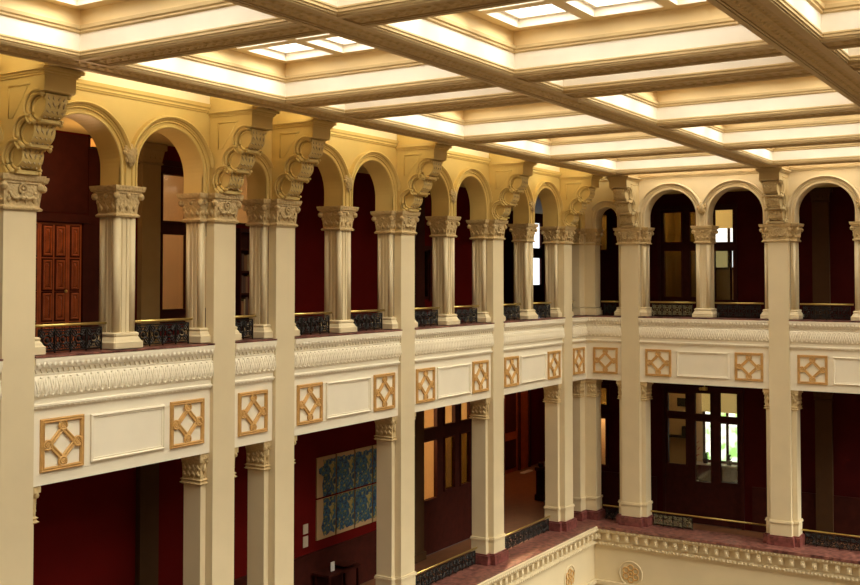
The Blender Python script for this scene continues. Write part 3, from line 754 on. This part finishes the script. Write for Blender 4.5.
screen(MR, 2.05, 5.1, ZFL+.01, -1.75, [(2.18, 2.90, -2.64, -1.93), (3.28, 3.89, -2.68, -1.87), (4.27, 4.93, -2.72, -1.82), (2.18, 2.90, -4.72, -2.93), (3.28, 3.89, -5.32, -2.97), (4.27, 4.93, -5.25, -3.0)], lab='dark wood glazed office screen in the lower right gallery')
# rooms behind the screens
def room(M, x0, x1, z0, z1, d1, name, m=BEIGE, holes=(), fl=GREYF):
    b = MB(M); d0 = D2+.01
    b.box(x0-.1, x0, d0, d1, z0, z1); b.box(x1, x1+.1, d0, d1, z0, z1); b.box(x0-.1, x1+.1, d0, d1+.1, z1, z1+.1); struct(b.build('wall_'+name, m))
    wall_with_holes(M, x0-.1, x1+.1, z0, z1, d1, d1+.1, list(holes), 'wall_'+name+'_back', m)
    b = MB(M); b.box(x0-.1, x1+.1, d0, d1+.1, z0-.1, z0); struct(b.build('floor', fl))
room(ML, -20.2, -13.5, ZFU, 5.95, 7.2, 'parlour')
room(ML, -9.0, -2.5, ZFL, -1.35, 7.0, 'study')
room(MR, -1.9, 1.3, ZFU, 5.95, 4.6, 'closet'); room(MR, 1.45, 6.4, ZFU, 5.95, 6.0, 'archive', holes=[(3.05, 4.5, 3.0, 5.6)])
room(MR, -1.9, .3, ZFL, -1.4, 4.6, 'lobby'); room(MR, .45, 6.4, ZFL, -1.4, 6.6, 'office', holes=[(2.42, 4.5, -5.15, -2.1)])
room(ML, -8.6, -5.4, ZFU, 5.95, 5.6, 'cloakroom')
def ext_window(M, x0, x1, z0, z1, d, m, nm, lab):
    nw[0] += 1; b = MB(M); t = .09
    for (a, b_, e_, g_) in ((x0, x1, z1-t, z1), (x0, x1, z0, z0+t), (x0, x0+t, z0+t, z1-t), (x1-t, x1, z0+t, z1-t)): b.box(a, b_, d-.04, d+.06, e_, g_)
    for k in range(1, nm): xm = x0+(x1-x0)*k/nm; b.box(xm-.05, xm+.05, d-.03, d+.05, z0+t, z1-t)
    f = struct(b.build('window_%d' % nw[0], WOOD), lab)
    g_ = MB(M); g_.box(x0, x1, d+.061, d+.07, z0, z1); g_.build('pane', m, f)
    return f
ext_window(MR, 2.42, 4.5, -5.15, -2.1, 6.6, GARD, 2, 'daylit office window with green trees outside')
ext_window(MR, 3.05, 4.5, 3.0, 5.6, 6.0, DAY, 2, 'bright window at the back of the upper right room')
hw = ext_window(ML, 10.9, 12.3, 2.2, 5.6, 8.05, DAY, 1, 'bright hall window seen past the far left columns')
b = MB(); b.box(10.99, 12.21, 8.0, 8.1, 3.68, 4.2); b.build('transom_bar', WOOD, hw)
# roller blinds
for k, (a, b_, z0, z1, d, M, lab) in enumerate(((2.40, 4.52, -3.02, -2.0, 6.5, MR, 'yellow roller blind over the office window'), (3.0, 4.55, 4.72, 5.6, 5.9, MR, 'yellow roller blind in the upper right room'))):
    b = MB(M); b.box(a, b_, d, d+.02, z0, z1); b.tube([(a, d-.02, z1), (b_, d-.02, z1)], .05, 8); tag(b.build('roller_blind', BLIND), lab, 'blind')

# ------------------------------------------------------------------ things in the corridors
# paneled double door
dr = struct(empty('door_1', (-22.15, YB, ZFU)), 'red mahogany paneled double door behind the leftmost arch')
def leaf_mesh(par, x0, w, name, nc=2):
    b = MB(); b.box(x0, x0+w, -.07, -.005, .01, 3.0); k = b.build(name, DOORW, par)
    b = MB(); g_ = MB(); pw = (w-.18-.12*(nc-1))/nc
    for i in range(nc):
        for (z0, z1) in ((.12, .72), (.82, 1.42), (1.50, 2.16), (2.26, 2.92)):
            xa = x0+.09+i*(pw+.12); g_.box(xa-.035, xa+pw+.035, -.078, -.069, z0-.035, z1+.035); b.rectsweep(xa, xa+pw, z0, z1, [(.0, .07), (.0, .10), (.03, .11), (.05, .085)])
            b.add([(xa+.06, z0+.06, .08), (xa+pw-.06, z0+.06, .08), (xa+pw-.06, z1-.06, .08), (xa+.06, z1-.06, .08), (xa+.12, z0+.14, .13), (xa+pw-.12, z0+.14, .13), (xa+pw-.12, z1-.14, .13), (xa+.12, z1-.14, .13)],
                  [(4,5,6,7),(0,1,5,4),(1,2,6,5),(2,3,7,6),(3,0,4,7)])
    b.v = [(x, -z, y) for x, y, z in b.v]
    b.build('door_panel', DOORW, k); g_.build('groove_shade', WOOD, k)  # thin dark sheets paint the shade around each raised panel
leaf_mesh(dr, -1.34, .75, 'door_leaf'); leaf_mesh(dr, -.58, .75, 'door_leaf'); leaf_mesh(dr, .18, .38, 'door_leaf', 1)
b = MB(); b.box(-1.49, -1.35, -.12, -.002, .01, 3.01); b.box(.57, .72, -.12, -.002, .01, 3.01); b.box(-1.52, .76, -.15, -.002, 3.02, 3.22); b.build('door_frame', WOOD, dr)
b = MB(); b.box(.78, 2.2, -.03, -.002, .01, 5.05); b.build('side_panel', WOOD, dr)
b = MB(); b.box(-1.34, .76, -.03, -.002, 3.24, 5.05); b.build('overdoor_panel', WOOD, dr)
b = MB(); b.ball((.10, -.12, 1.46), .04, 8, 5); b.build('door_knob', BRASS, dr, True)
# wall lamp near the door
e = empty('wall_lamp', (-21.32, YB-.15, 5.70), 0, 'small amber wall lamp high above the paneled door', 'lamp')
b = MB(); b.box(-.065, .065, -.05, .05, .0, .2); b.build('lamp_shade', LAMPM, e); b = MB(); b.box(-.03, .03, .07, .148, .08, .14); b.loft(0, 0, [(.22, .10, .08), (.30, .02, .02)]); b.box(-.1, .1, -.08, .08, -.03, 0); b.build('bracket', IRON, e)
# engaged pilasters on the back walls
def back_pilaster(M, s, z0, z1, lab, cm=BROWN):
    e = empty('wall_pilaster', tuple(M @ Vector((s, YB, z0))), 0 if M is ML else -PI/2, lab, 'pilaster', 'plain pilasters on the corridor back walls'); h = z1-z0
    b = MB(); b.box(-.30, .30, -.16, -.002, .28, h-.55); b.build('shaft', cm, e)
    b = MB(); b.box(-.36, .36, -.22, -.002, .01, .28); b.build('base', cm, e)
    b = MB(); b.loft(0, -.13, [(h-.55, .30, .05), (h-.52, .34, .09), (h-.48, .31, .06), (h-.2, .36, .10), (h-.18, .42, .127), (h-.02, .42, .127)])
    for u in (-.24, -.08, .08, .24): b.leaf((u, -.19, h-.36), (0, -.03, .12), (.07, 0, 0))
    b.build('capital', cm, e)
back_pilaster(ML, -19.56, ZFU, ZCU, 'pilaster on the upper back wall beside the tall glazed screen', TANP)
back_pilaster(ML, -19.54, ZFL, ZCL, 'pilaster on the red lower back wall at far left')
back_pilaster(ML, -7.42, ZFU, ZCU, 'pilaster on the upper back wall in the middle of the left gallery', WOOD)
back_pilaster(MR, 8.12, ZFU, ZCU, 'dim pilaster on the upper back wall right of the rightmost pier')
back_pilaster(MR, 8.15, ZFL, ZCL, 'dim brown pilaster on the lower back wall right of the rightmost pier')
back_pilaster(ML, -7.36-.1, ZFL, ZCL, 'brown pilaster at the left edge of the amber glazed screen')
# panelled cabinet behind the narrow arch
e = empty('bookcase', (-16.0, YB-.3, ZFU), 0, 'dark wooden bookcase seen through the narrow arch', 'bookcase')
b = MB(); b.box(-.55, -.50, -.02, .29, .01, 3.0); b.box(.50, .55, -.02, .29, .01, 3.0); b.box(-.5, .5, .26, .29, .01, 3.0); b.box(-.6, .6, -.05, .29, 3.0, 3.1); b.build('carcass', WOOD, e)
for z in (.1, .7, 1.3, 1.9, 2.5): b = MB(); b.box(-.5, .5, 0, .26, z, z+.05); b.build('shelf', WOOD, e)
cols = [(.22,.10,.04), (.10,.05,.03), (.30,.22,.10), (.14,.03,.02), (.08,.06,.05)]
bms = [mat('book_cloth_%d' % i, c, .7) for i, c in enumerate(cols)]
for row, z in enumerate((.75, 1.35, 1.95)):
    x = -.46; k = 0
    while x < .40:
        w = random.uniform(.07, .13); h = random.uniform(.36, .5)
        b = MB(); b.box(x, x+w-.006, -.0, .22, 0, h)
        o = b.build('book', random.choice(bms), None, False, (-16.0, YB-.29, ZFU+z+.001)); tag(o, 'old cloth-bound book in the bookcase behind the narrow arch', 'book', 'books in the corridor bookcase'); x += w; k += 1
# blue painting in eight canvases
for i in range(4):
    for j in range(2):
        w, h = .90, 1.19; x = -12.87+i*.955; z = -2.72-j*1.25
        vis = ('top', 'bottom')[j]; cn = ('first', 'second', 'third', 'fourth')[i]
        e = empty('painting', (x, YB-.002, z), 0, '%s canvas from the left in the %s row of the blue abstract painting' % (cn, vis), 'painting', 'canvases of the blue painting')
        b = MB(); b.box(0, w, -.04, 0, -h, 0); b.build('canvas', CANV, e)
        b = MB(); l_ = .30 if i == 0 else 0; n = 14; tp = .07 if j == 0 else 0; bt = .12 if j == 1 else 0
        pts = [(l_, -tp)]+[(l_+(w-l_)*k/n, -tp-(random.uniform(0, .07) if j == 0 else 0)) for k in range(1, n+1)]+[(w, -h+bt)]
        pts += [(w-(w-l_)*k/n, -h+bt+(random.uniform(-.05, .06) if j == 1 else 0)) for k in range(1, n+1)]
        if i == 0: pts += [(l_+random.uniform(-.12, .05), -h*.7), (l_+.02, -h*.5), (l_-.2*(1-j), -h*.40), (l_-.22*(1-j), -h*.28), (l_+.03, -h*.22)]
        b.prism(pts, -.046, -.041, 'y'); o = b.build('painted_field', ART, e)
        for v in o.data.vertices: pass
for z, lab in ((-4.72, 'upper white label plate beside the blue painting'), (-5.08, 'lower white label plate beside the blue painting')):
    b = MB(); b.box(-.11, .11, -.015, 0, -.14 if z > -5 else -.17, .14 if z > -5 else .15); o = b.build('wall_label', CANV2, None, False, (-13.36, YB-.002, z)); tag(o, lab, 'label')
e = empty('console_table', (-12.4, YB-.45, ZFL), 0, 'dark console table below the blue painting', 'table')
b = MB(); b.box(-.8, .8, -.32, .32, .88, .95); b.build('table_top', WOOD, e)
for sx in (-.7, .7):
    for sy in (-.25, .25): b = MB(); b.box(sx-.04, sx+.04, sy-.04, sy+.04, 0, .88); b.build('leg', WOOD, e)
b = MB(); b.box(-.08, .08, -.02, .02, 0, .26); o = b.build('paper_sign', PAPER, None, False, (-12.7, YB-.5, ZFL+.953)); tag(o, 'small white sign standing on the dark console table', 'sign')
b = MB(); b.loft(0, 0, [(0, .1, .1), (.03, .22, .22), (.1, .3, .3)], .08); o = b.build('bowl', WOOD, None, False, (-12.15, YB-.5, ZFL+.953)); tag(o, 'dark bowl on the console table', 'bowl')
# hall door and newel
dr = struct(empty('door_2', (9.3, 8.0, ZFL)), 'dark red hall door beyond the open doorway')
b = MB(); b.box(-2.6, -1.6, -.07, -.005, .01, 4.3); b.box(-1.4, .1, -.05, -.005, .01, 4.6); b.box(.3, 1.2, -.07, -.005, .01, 4.3); b.build('door_leaf', DOORW, dr)
b = MB(); [b.box(x, x+.16, -.14, -.005, .01, 4.7) for x in (-2.8, -1.58, .12, 1.22)]; b.box(-2.9, 1.5, -.16, -.005, 4.7, 4.95); b.build('door_frame', WOOD, dr)
b = MB(); b.box(-2.5, -1.7, -.09, -.07, .2, 1.5); b.box(-2.5, -1.7, -.09, -.07, 1.75, 4.1); b.box(-1.2, -.1, -.07, -.05, .2, 1.6); b.box(-1.2, -.1, -.07, -.05, 2., 4.3); b.build('door_panel', WOOD, dr)
e = empty('newel_post', (3.70, 3.82, ZFL), 0, 'dark wooden newel post in the open hall doorway', 'post')
b = MB(); b.loft(0, 0, [(.003, .2, .2), (.25, .2, .2), (.27, .15, .15), (1.25, .15, .15), (1.3, .2, .2), (1.42, .2, .2)]); b.build('shaft', WOOD, e); b = MB(); b.ball((0, 0, 1.52), .13, 10, 6); b.build('finial', WOOD, e, True)
b = MB(); b.box(-.45, .45, -.12, .12, 0, .05); o = b.build('paper_stack', PAPER, None, False, (9.2, 7.35, ZFL+.003)); tag(o, 'white papers on the hall floor by the far wall', 'paper')
# brass spotlight under the right spandrel
e = empty('spotlight', (.75, -4.4, ZCL), 0, 'small brass spotlight under the ceiling before the office screen', 'lamp')
b = MB(); b.tube([(0, 0, -.001), (0, 0, -.09)], .02, 6); b.build('stem', BRASS, e, True); b = MB(); b.loft(0, 0, [(-.20, .09, .09), (-.09, .09, .09)], .03); b.ball((-.05, .14, -.15), .06, 8, 5); b.tube([(0, .05, -.14), (-.05, .14, -.14)], .015, 5); b.build('lamp_head', BRASS, e)
# ------------------------------------------------------------------ office contents
def desk(s, d, w, dp, h, lab, rz=0):
    p = MR @ Vector((s, d, ZFL)); e = empty('desk', tuple(p), -PI/2, lab, 'desk')
    b = MB(); b.box(-w/2, w/2, -dp/2, dp/2, h-.06, h); b.build('desk_top', BEIGE, e)
    for sx in (-1, 1):
        for sy in (-1, 1): b = MB(); b.box(sx*(w/2-.06)-.03, sx*(w/2-.06)+.03, sy*(dp/2-.06)-.03, sy*(dp/2-.06)+.03, .003, h-.06); b.build('leg', DARK, e)
desk(2.3, 4.6, 1.7, .9, 1.15, 'desk seen through the left pane of the office screen'); desk(4.25, 5.0, 1.4, .9, 1.15, 'desk seen through the right panes of the office screen')
def at(s, d, z): return tuple(MR @ Vector((s, d, z)))
def prop(name, b, m, loc, lab, cat, g=None, smooth=False): o = b.build(name, m, None, smooth, loc); o.rotation_euler = (0, 0, -PI/2); return tag(o, lab, cat, g)
b = MB(); b.box(-.02, .02, -.25, .25, .08, .5); b.box(-.03, .03, -.05, .05, 0, .1); prop('monitor', b, DARK, at(2.1, 4.5, ZFL+1.153), 'black computer monitor on the left office desk', 'monitor')
b = MB(); b.box(-.22, .22, -.15, .15, 0, .05); b.box(-.2, .2, -.14, .14, .05, .09); prop('paper_stack', b, PAPER, at(3.85, 4.85, ZFL+1.153), 'white paper stack on the right office desk', 'paper')
b = MB(); b.box(-.28, .28, -.2, .2, 0, .28); prop('printer', b, DARK, at(4.5, 5.0, ZFL+1.153), 'black printer on the right office desk', 'printer')
b = MB(); b.box(-.25, .25, -.012, .012, -.18, .18); prop('framed_picture', b, DARK, at(1.55, 6.58, -2.7), 'dark framed picture on the office back wall', 'picture')
e = empty('cabinet', at(3.3, 6.58, ZFL), -PI/2, 'low dark cabinet with pale top below the office window', 'cabinet'); hc = -5.17-ZFL
b = MB(); b.box(-1.4, 1.4, -.4, 0, .003, hc-.06); b.build('body', WOOD, e); b = MB(); b.box(-1.42, 1.42, -.44, 0, hc-.06, hc); b.build('top', PAPER, e)
for x in (-.93, 0, .93): b = MB(); b.box(x-.42, x+.42, -.42, -.401, .1, hc-.12); b.build('door', WOOD, e)
b = MB(); b.box(-.5, .6, -.35, 0, -.03, .03); prop('wall_shelf', b, DARK, at(1.45, 6.59, -4.15), 'dark wall shelf seen through the left pane of the office screen', 'shelf')
b = MB(); b.box(-.16, .16, -.12, .12, 0, .42); b.box(-.12, .12, -.14, -.12, .06, .3); prop('box_file', b, DARK, at(1.75, 6.4, -4.118), 'black box file on the dark wall shelf', 'box')
b = MB(); b.box(-.3, .3, -.18, .18, 0, .10); b.box(-.24, .2, -.16, .16, .10, .18); prop('paper_stack', b, PAPER, at(2.6, 4.7, ZFL+1.153), 'white papers on the left office desk', 'paper')
def plant(loc, h, m, pot, lab):
    e = empty('potted_plant', loc, 0, lab, 'plant', 'potted plants in the office'); b = MB(); b.loft(0, 0, [(0, .08, .08), (.18, .11, .11)], .03); b.build('pot', pot, e)
    b = MB()
    for k in range(26):
        a = random.uniform(0, 2*PI); t = random.uniform(.1, 1); r = random.uniform(.03, .17)*h*2
        d = Vector((math.cos(a)*.07, math.sin(a)*.07, .06)); b.leaf((r*math.cos(a), r*math.sin(a), .18+h*t), d, Vector((-math.sin(a)*.035, math.cos(a)*.035, 0)))
    b.tube([(0, 0, .15), (.02, 0, .18+h*.8)], .015, 5); b.build('foliage', m, e)
for s, h, m, pot, lab in ((2.1, .75, REDP, TERRA, 'red flowering plant at the left of the office window shelf'), (2.6, .25, GREEN, DARK, 'small plant in a black pot on the window shelf'), (3.1, .22, GREEN, TERRA, 'small plant in a clay pot beside the window mullion'),
                         (3.6, .25, GREEN, DARK, 'bushy plant in the middle of the window shelf'), (4.2, .35, GREEN, TERRA, 'taller plant at the right of the window shelf')):
    plant(at(s, 6.34, -5.168), h, m, pot, lab)
plant(at(4.5, 5.0, ZFL+1.435), .45, GREEN, DARK, 'large green plant on the black printer')
e = empty('armchair', (-17.3, 5.0, ZFU), .4, 'dark armchair in the grey carpeted room behind the second arch', 'chair')
b = MB(); b.box(-.4, .4, -.4, .35, .35, .55); b.build('seat', DARK, e); b = MB(); b.box(-.4, .4, .3, .45, .5, 1.25); b.build('backrest', DARK, e)
for x in (-.4, .32):
    b = MB(); b.box(x, x+.08, -.4, .35, .5, .75); b.build('armrest', DARK, e)
    for y in (-.36, .3): b = MB(); b.box(x, x+.06, y, y+.06, .003, .35); b.build('leg', WOOD, e)

# ------------------------------------------------------------------ ceiling
ZS = 6.41; HB = .36; ZT = 7.25
BX = [-1.8, -7.33, -12.82, -18.3]                       # beams along x at these y
BY = [-30.85]+PL                                        # beams along y at these x
bx_lab = ['long ornamented ceiling beam nearest the left gallery', 'second long ceiling beam from the left gallery, meeting the rightmost pier', 'third long ceiling beam, crossing the upper right corner']
def beam(axis, c, a0, a1, lab, group, m=None):
    b = MB()
    if axis == 'x': b.box(a0, a1, c-HB, c+HB, ZS+.02, ZT+.1)
    else: b.box(c-HB, c+HB, a0, a1, ZS+.02, ZT+.1)
    o = b.build('ceiling_beam', m or BEAMM); tag(o, lab, 'beam', group)
    b = MB(); r = MB()
    for k in (-1, 1):
        for off, w, h in ((HB-.05, .05, .03), (HB-.125, .02, .018)):
            if axis == 'x': b.box(a0, a1, c+k*off-w, c+k*off+w, ZS+.02-h, ZS+.02)
            else: b.box(c+k*off-w, c+k*off+w, a0, a1, ZS+.02-h, ZS+.02)
    b.build('soffit_edge', MOULD, o)
    n = int((a1-a0)/.2)
    for i in range(n):
        t = a0+(i+.5)*(a1-a0)/n
        for k in (-.09, .09):
            if axis == 'x': r.leaf((t, c+k, ZS+.02), (.08, .03*(1 if k > 0 else -1), 0), (.0, .05, .0))
            else: r.leaf((c+k, t, ZS+.02), (.03*(1 if k > 0 else -1), .08, 0), (.05, 0, 0))
    r.build('soffit_leaf', BEAMM, o)
    return o
for c, lab in zip(BX, bx_lab+['fourth long ceiling beam beyond the upper right corner']): beam('x', c, -36., D0-.003, lab, 'ceiling beams running along the left gallery')
ord_ = ['short of the photo at left', 'at the far left pier', 'at the second pier from the left', 'at the third pier from the left', 'at the pier right of the blue painting', 'at the pier right of the amber screen', 'at the last left pier']
rows = [(BX[0]+HB+.002, D0-.003, 'over the bracket'), (BX[1]+HB+.002, BX[0]-HB-.002, 'between the first and second long beams'), (BX[2]+HB+.002, BX[1]-HB-.002, 'between the second and third long beams'), (BX[3]+HB+.002, BX[2]-HB-.002, 'beyond the third long beam')]
for c, on in zip(BY, ord_):
    for a0, a1, rn in rows:
        beam('y', c, a0, a1, 'cross ceiling beam %s, %s' % (on, rn), 'cross beams of the ceiling', GOLDW if rn == 'over the bracket' else None)
# coffers
def coffer(x0, x1, y0, y1, lab, nx, ny, strip=False):
    e = empty('coffer', ((x0+x1)/2, (y0+y1)/2, ZS), 0, lab, 'coffer', 'coffers of the ceiling')
    hx, hy = (x1-x0)/2, (y1-y0)/2
    def R(prof, nm, m):
        b = MB(); b.rectsweep(-hx, hx, -hy, hy, prof); b.build(nm, m, e)
    R([(-.001, .02), (.02, .015), (.02, .045), (.045, .05), (.045, .09), (.06, .10), (.06, .125), (.02, .14)], 'architrave', MOULD)
    R([(.02, .14), (.02, .43)], 'fascia', COFF)
    R([(.02, .43), (.06, .45), (.06, .48), (.09, .50), (.10, .555), (.02, .56)], 'cornice', MOULD)
    R([(.02, .56), (.02, .84)], 'upper_frieze', COFY)
    # soffit with apertures
    if nx == 0:
        b = MB(); b.box(-hx, hx, -hy, hy, .84, .90); b.build('soffit', COFY, e); return
    mx, my, g_ = .27, .24, .22
    wx = (2*hx-2*mx-(nx-1)*g_)/nx; wy = (2*hy-2*my-(ny-1)*g_)/ny
    ap = [(-hx+mx+i*(wx+g_), -hx+mx+i*(wx+g_)+wx, -hy+my+j*(wy+g_), -hy+my+j*(wy+g_)+wy) for i in range(nx) for j in range(ny)]
    xs = sorted({-hx, hx, *[a[0] for a in ap], *[a[1] for a in ap]}); ys = sorted({-hy, hy, *[a[2] for a in ap], *[a[3] for a in ap]})
    b = MB()
    for xa, xb in zip(xs, xs[1:]):
        for ya, yb in zip(ys, ys[1:]):
            if not any(a[0] < (xa+xb)/2 < a[1] and a[2] < (ya+yb)/2 < a[3] for a in ap): b.box(xa, xb, ya, yb, .84, .90)
    b.build('soffit', COFY, e)
    for a in ap:
        b = MB(); b.rectsweep(*a, [(.0, .835), (.015, .83), (.02, .86), (.02, .98), (.10, .98), (.10, 1.14)])
        f = b.build('skylight_frame', COFF, e)
        b = MB(); b.box(a[0]+.09, a[1]-.09, a[2]+.09, a[3]-.09, 1.141, 1.15); b.build('pane', SKYG, f)
rowl = ['in the row next to the left gallery', 'in the middle row', 'in the row at the upper right']
coll = [('large coffer before the far left pier', 3), ('large coffer between the two leftmost piers', 3), ('narrow coffer of the narrow arch bay', 1), ('large coffer of the blue painting bay', 3), ('large coffer of the amber screen bay', 3), ('large coffer of the open doorway bay', 3)]
for j in range(3):
    y1, y0 = BX[j]-HB-.003, BX[j+1]+HB+.003
    for i in range(6):
        x0, x1 = BY[i]+HB+.003, BY[i+1]-HB-.003
        nm, nx = coll[i]; coffer(x0, x1, y0, y1, '%s, %s' % (nm, rowl[j]), nx, 3)
    coffer(PL[5]+HB+.003, D0-.1, y0, y1, 'strip coffer along the right gallery wall, %s' % rowl[j], 1, 3)
# strip bays over the left wall: plain lit boxes
b = MB(); b.box(-36, D0-.003, BX[0]+HB+.004, D0-.003, ZT+.1, ZT+.18); struct(b.build('ceiling', COFF))
b = MB(); b.box(-46, -36.0, -25, 3.0, ZT, ZT+.2); b.box(-36, -30.9, -25, 3, ZT+.2, ZT+.3); b.box(-30.9, .6, -25, -18.3, ZT+.11, ZT+.3); struct(b.build('ceiling', COFF))  # unseen slabs added to block sky light from above
b = MB(); b.box(-46, -45.8, -25, 3., -16, ZT+.1); struct(b.build('wall_rear_blocker', BROWN))  # unseen wall added to keep sky light off the right gallery
b = MB(); b.box(-31.05, -30.87, -.2, 8.2, -9.2, 7.4); struct(b.build('wall_left_end_blocker', RED))  # unseen wall added to keep sky light out of the corridor end
b = MB(); b.box(-46, 1, -26, 3, -16.2, -16); struct(b.build('floor', ATRF))

# ------------------------------------------------------------------ scale to metres
done = set()
for o in bpy.data.objects:
    o.location = [c*S for c in o.location]
    if o.type == 'MESH' and o.data.name not in done:
        done.add(o.data.name); o.data.transform(Matrix.Scale(S, 4))

# ------------------------------------------------------------------ lights
def area(name, loc, aim, sx, sy, power, col):
    l = bpy.data.lights.new(name, 'AREA'); l.shape = 'RECTANGLE'; l.size = sx*S; l.size_y = sy*S; l.energy = power; l.color = col
    o = bpy.data.objects.new(name, l); C.objects.link(o); o.location = [c*S for c in loc]
    d = Vector(aim)-Vector(loc); o.rotation_euler = d.to_track_quat('-Z', 'Y').to_euler(); return o
def point(name, loc, power, col, r=.1):
    l = bpy.data.lights.new(name, 'POINT'); l.energy = power; l.color = col; l.shadow_soft_size = r
    o = bpy.data.objects.new(name, l); C.objects.link(o); o.location = [c*S for c in loc]; return o
WARM = (1, .86, .54)
bays = [(-30.4, PL[0]-.4)]+[(PL[i]+.4, PL[i+1]-.4) for i in range(5)]+[(PL[5]+.4, -.3)]
for p, q in bays:
    area('cornice_light', ((p+q)/2, -1.28, 6.76), ((p+q)/2, 0, 6.86), (q-p)*.85, .10, 6.5*(q-p), WARM)
area('cornice_light', (-1.25, -4.6, 6.92), (0, -4.6, 6.6), 4.4, .12, 22, (1, .86, .66)); area('cornice_light', (-1.25, -10.1, 6.92), (0, -10.1, 6.6), 4.4, .12, 22, (1, .86, .66))
point('door_lamp_glow', (-22.6, 1.6, 4.9), 42, (1, .6, .3)); point('parlour_lamp', (-17.5, 4.6, 5.4), 130, (1, .72, .42)); point('study_lamp', (-7.2, 4.6, -2.6), 230, (1, .70, .34))
point('archive_lamp', (4.2, -2.4, 5.0), 45, (1, .7, .3)); point('office_lamp', (4.6, -2.4, -1.9), 15, (1, .74, .36)); point('closet_lamp', (3.9, .3, 5.), 50, (1, .72, .4)); point('lobby_lamp', (3.9, .8, -3.), 50, (1, .72, .4))
point('hall_lamp', (6.0, 6.2, -2.0), 150, (1, .5, .25)); point('cloakroom_lamp', (-7, 4.4, 5), 14, (1, .65, .3))
sun = bpy.data.lights.new('sun', 'SUN'); sun.energy = 10.5; sun.angle = math.radians(50); sun.color = (1, .95, .83)
so = bpy.data.objects.new('sun', sun); C.objects.link(so); so.location = (-10, -10, 12)
so.rotation_euler = Vector((.12, 1., -.95)).to_track_quat('-Z', 'Y').to_euler()
w = bpy.data.worlds.new('World'); bpy.context.scene.world = w; w.use_nodes = True
bg = w.node_tree.nodes['Background']; bg.inputs['Color'].default_value = (1, .95, .86, 1); bg.inputs['Strength'].default_value = .05

# ------------------------------------------------------------------ camera
cam = bpy.data.cameras.new('Camera'); co = bpy.data.objects.new('Camera', cam); C.objects.link(co)
co.location = (-37.811*S, -16.909*S, 2.671*S); co.rotation_euler = (math.radians(90+1.763), 0, math.radians(32.48-90))
cam.sensor_width = 36; cam.lens = 1057.3/860*36; cam.shift_y = -47.61/860; cam.clip_start = .1; cam.clip_end = 300
sc = bpy.context.scene; sc.camera = co
sc.view_settings.view_transform = 'Standard'; sc.view_settings.look = 'None'; sc.view_settings.gamma = 1; sc.view_settings.exposure = -0.24
sc.view_settings.use_curve_mapping = False
sc.cycles.use_denoising = True; sc.cycles.max_bounces = 8; sc.cycles.diffuse_bounces = 5; sc.cycles.transparent_max_bounces = 12
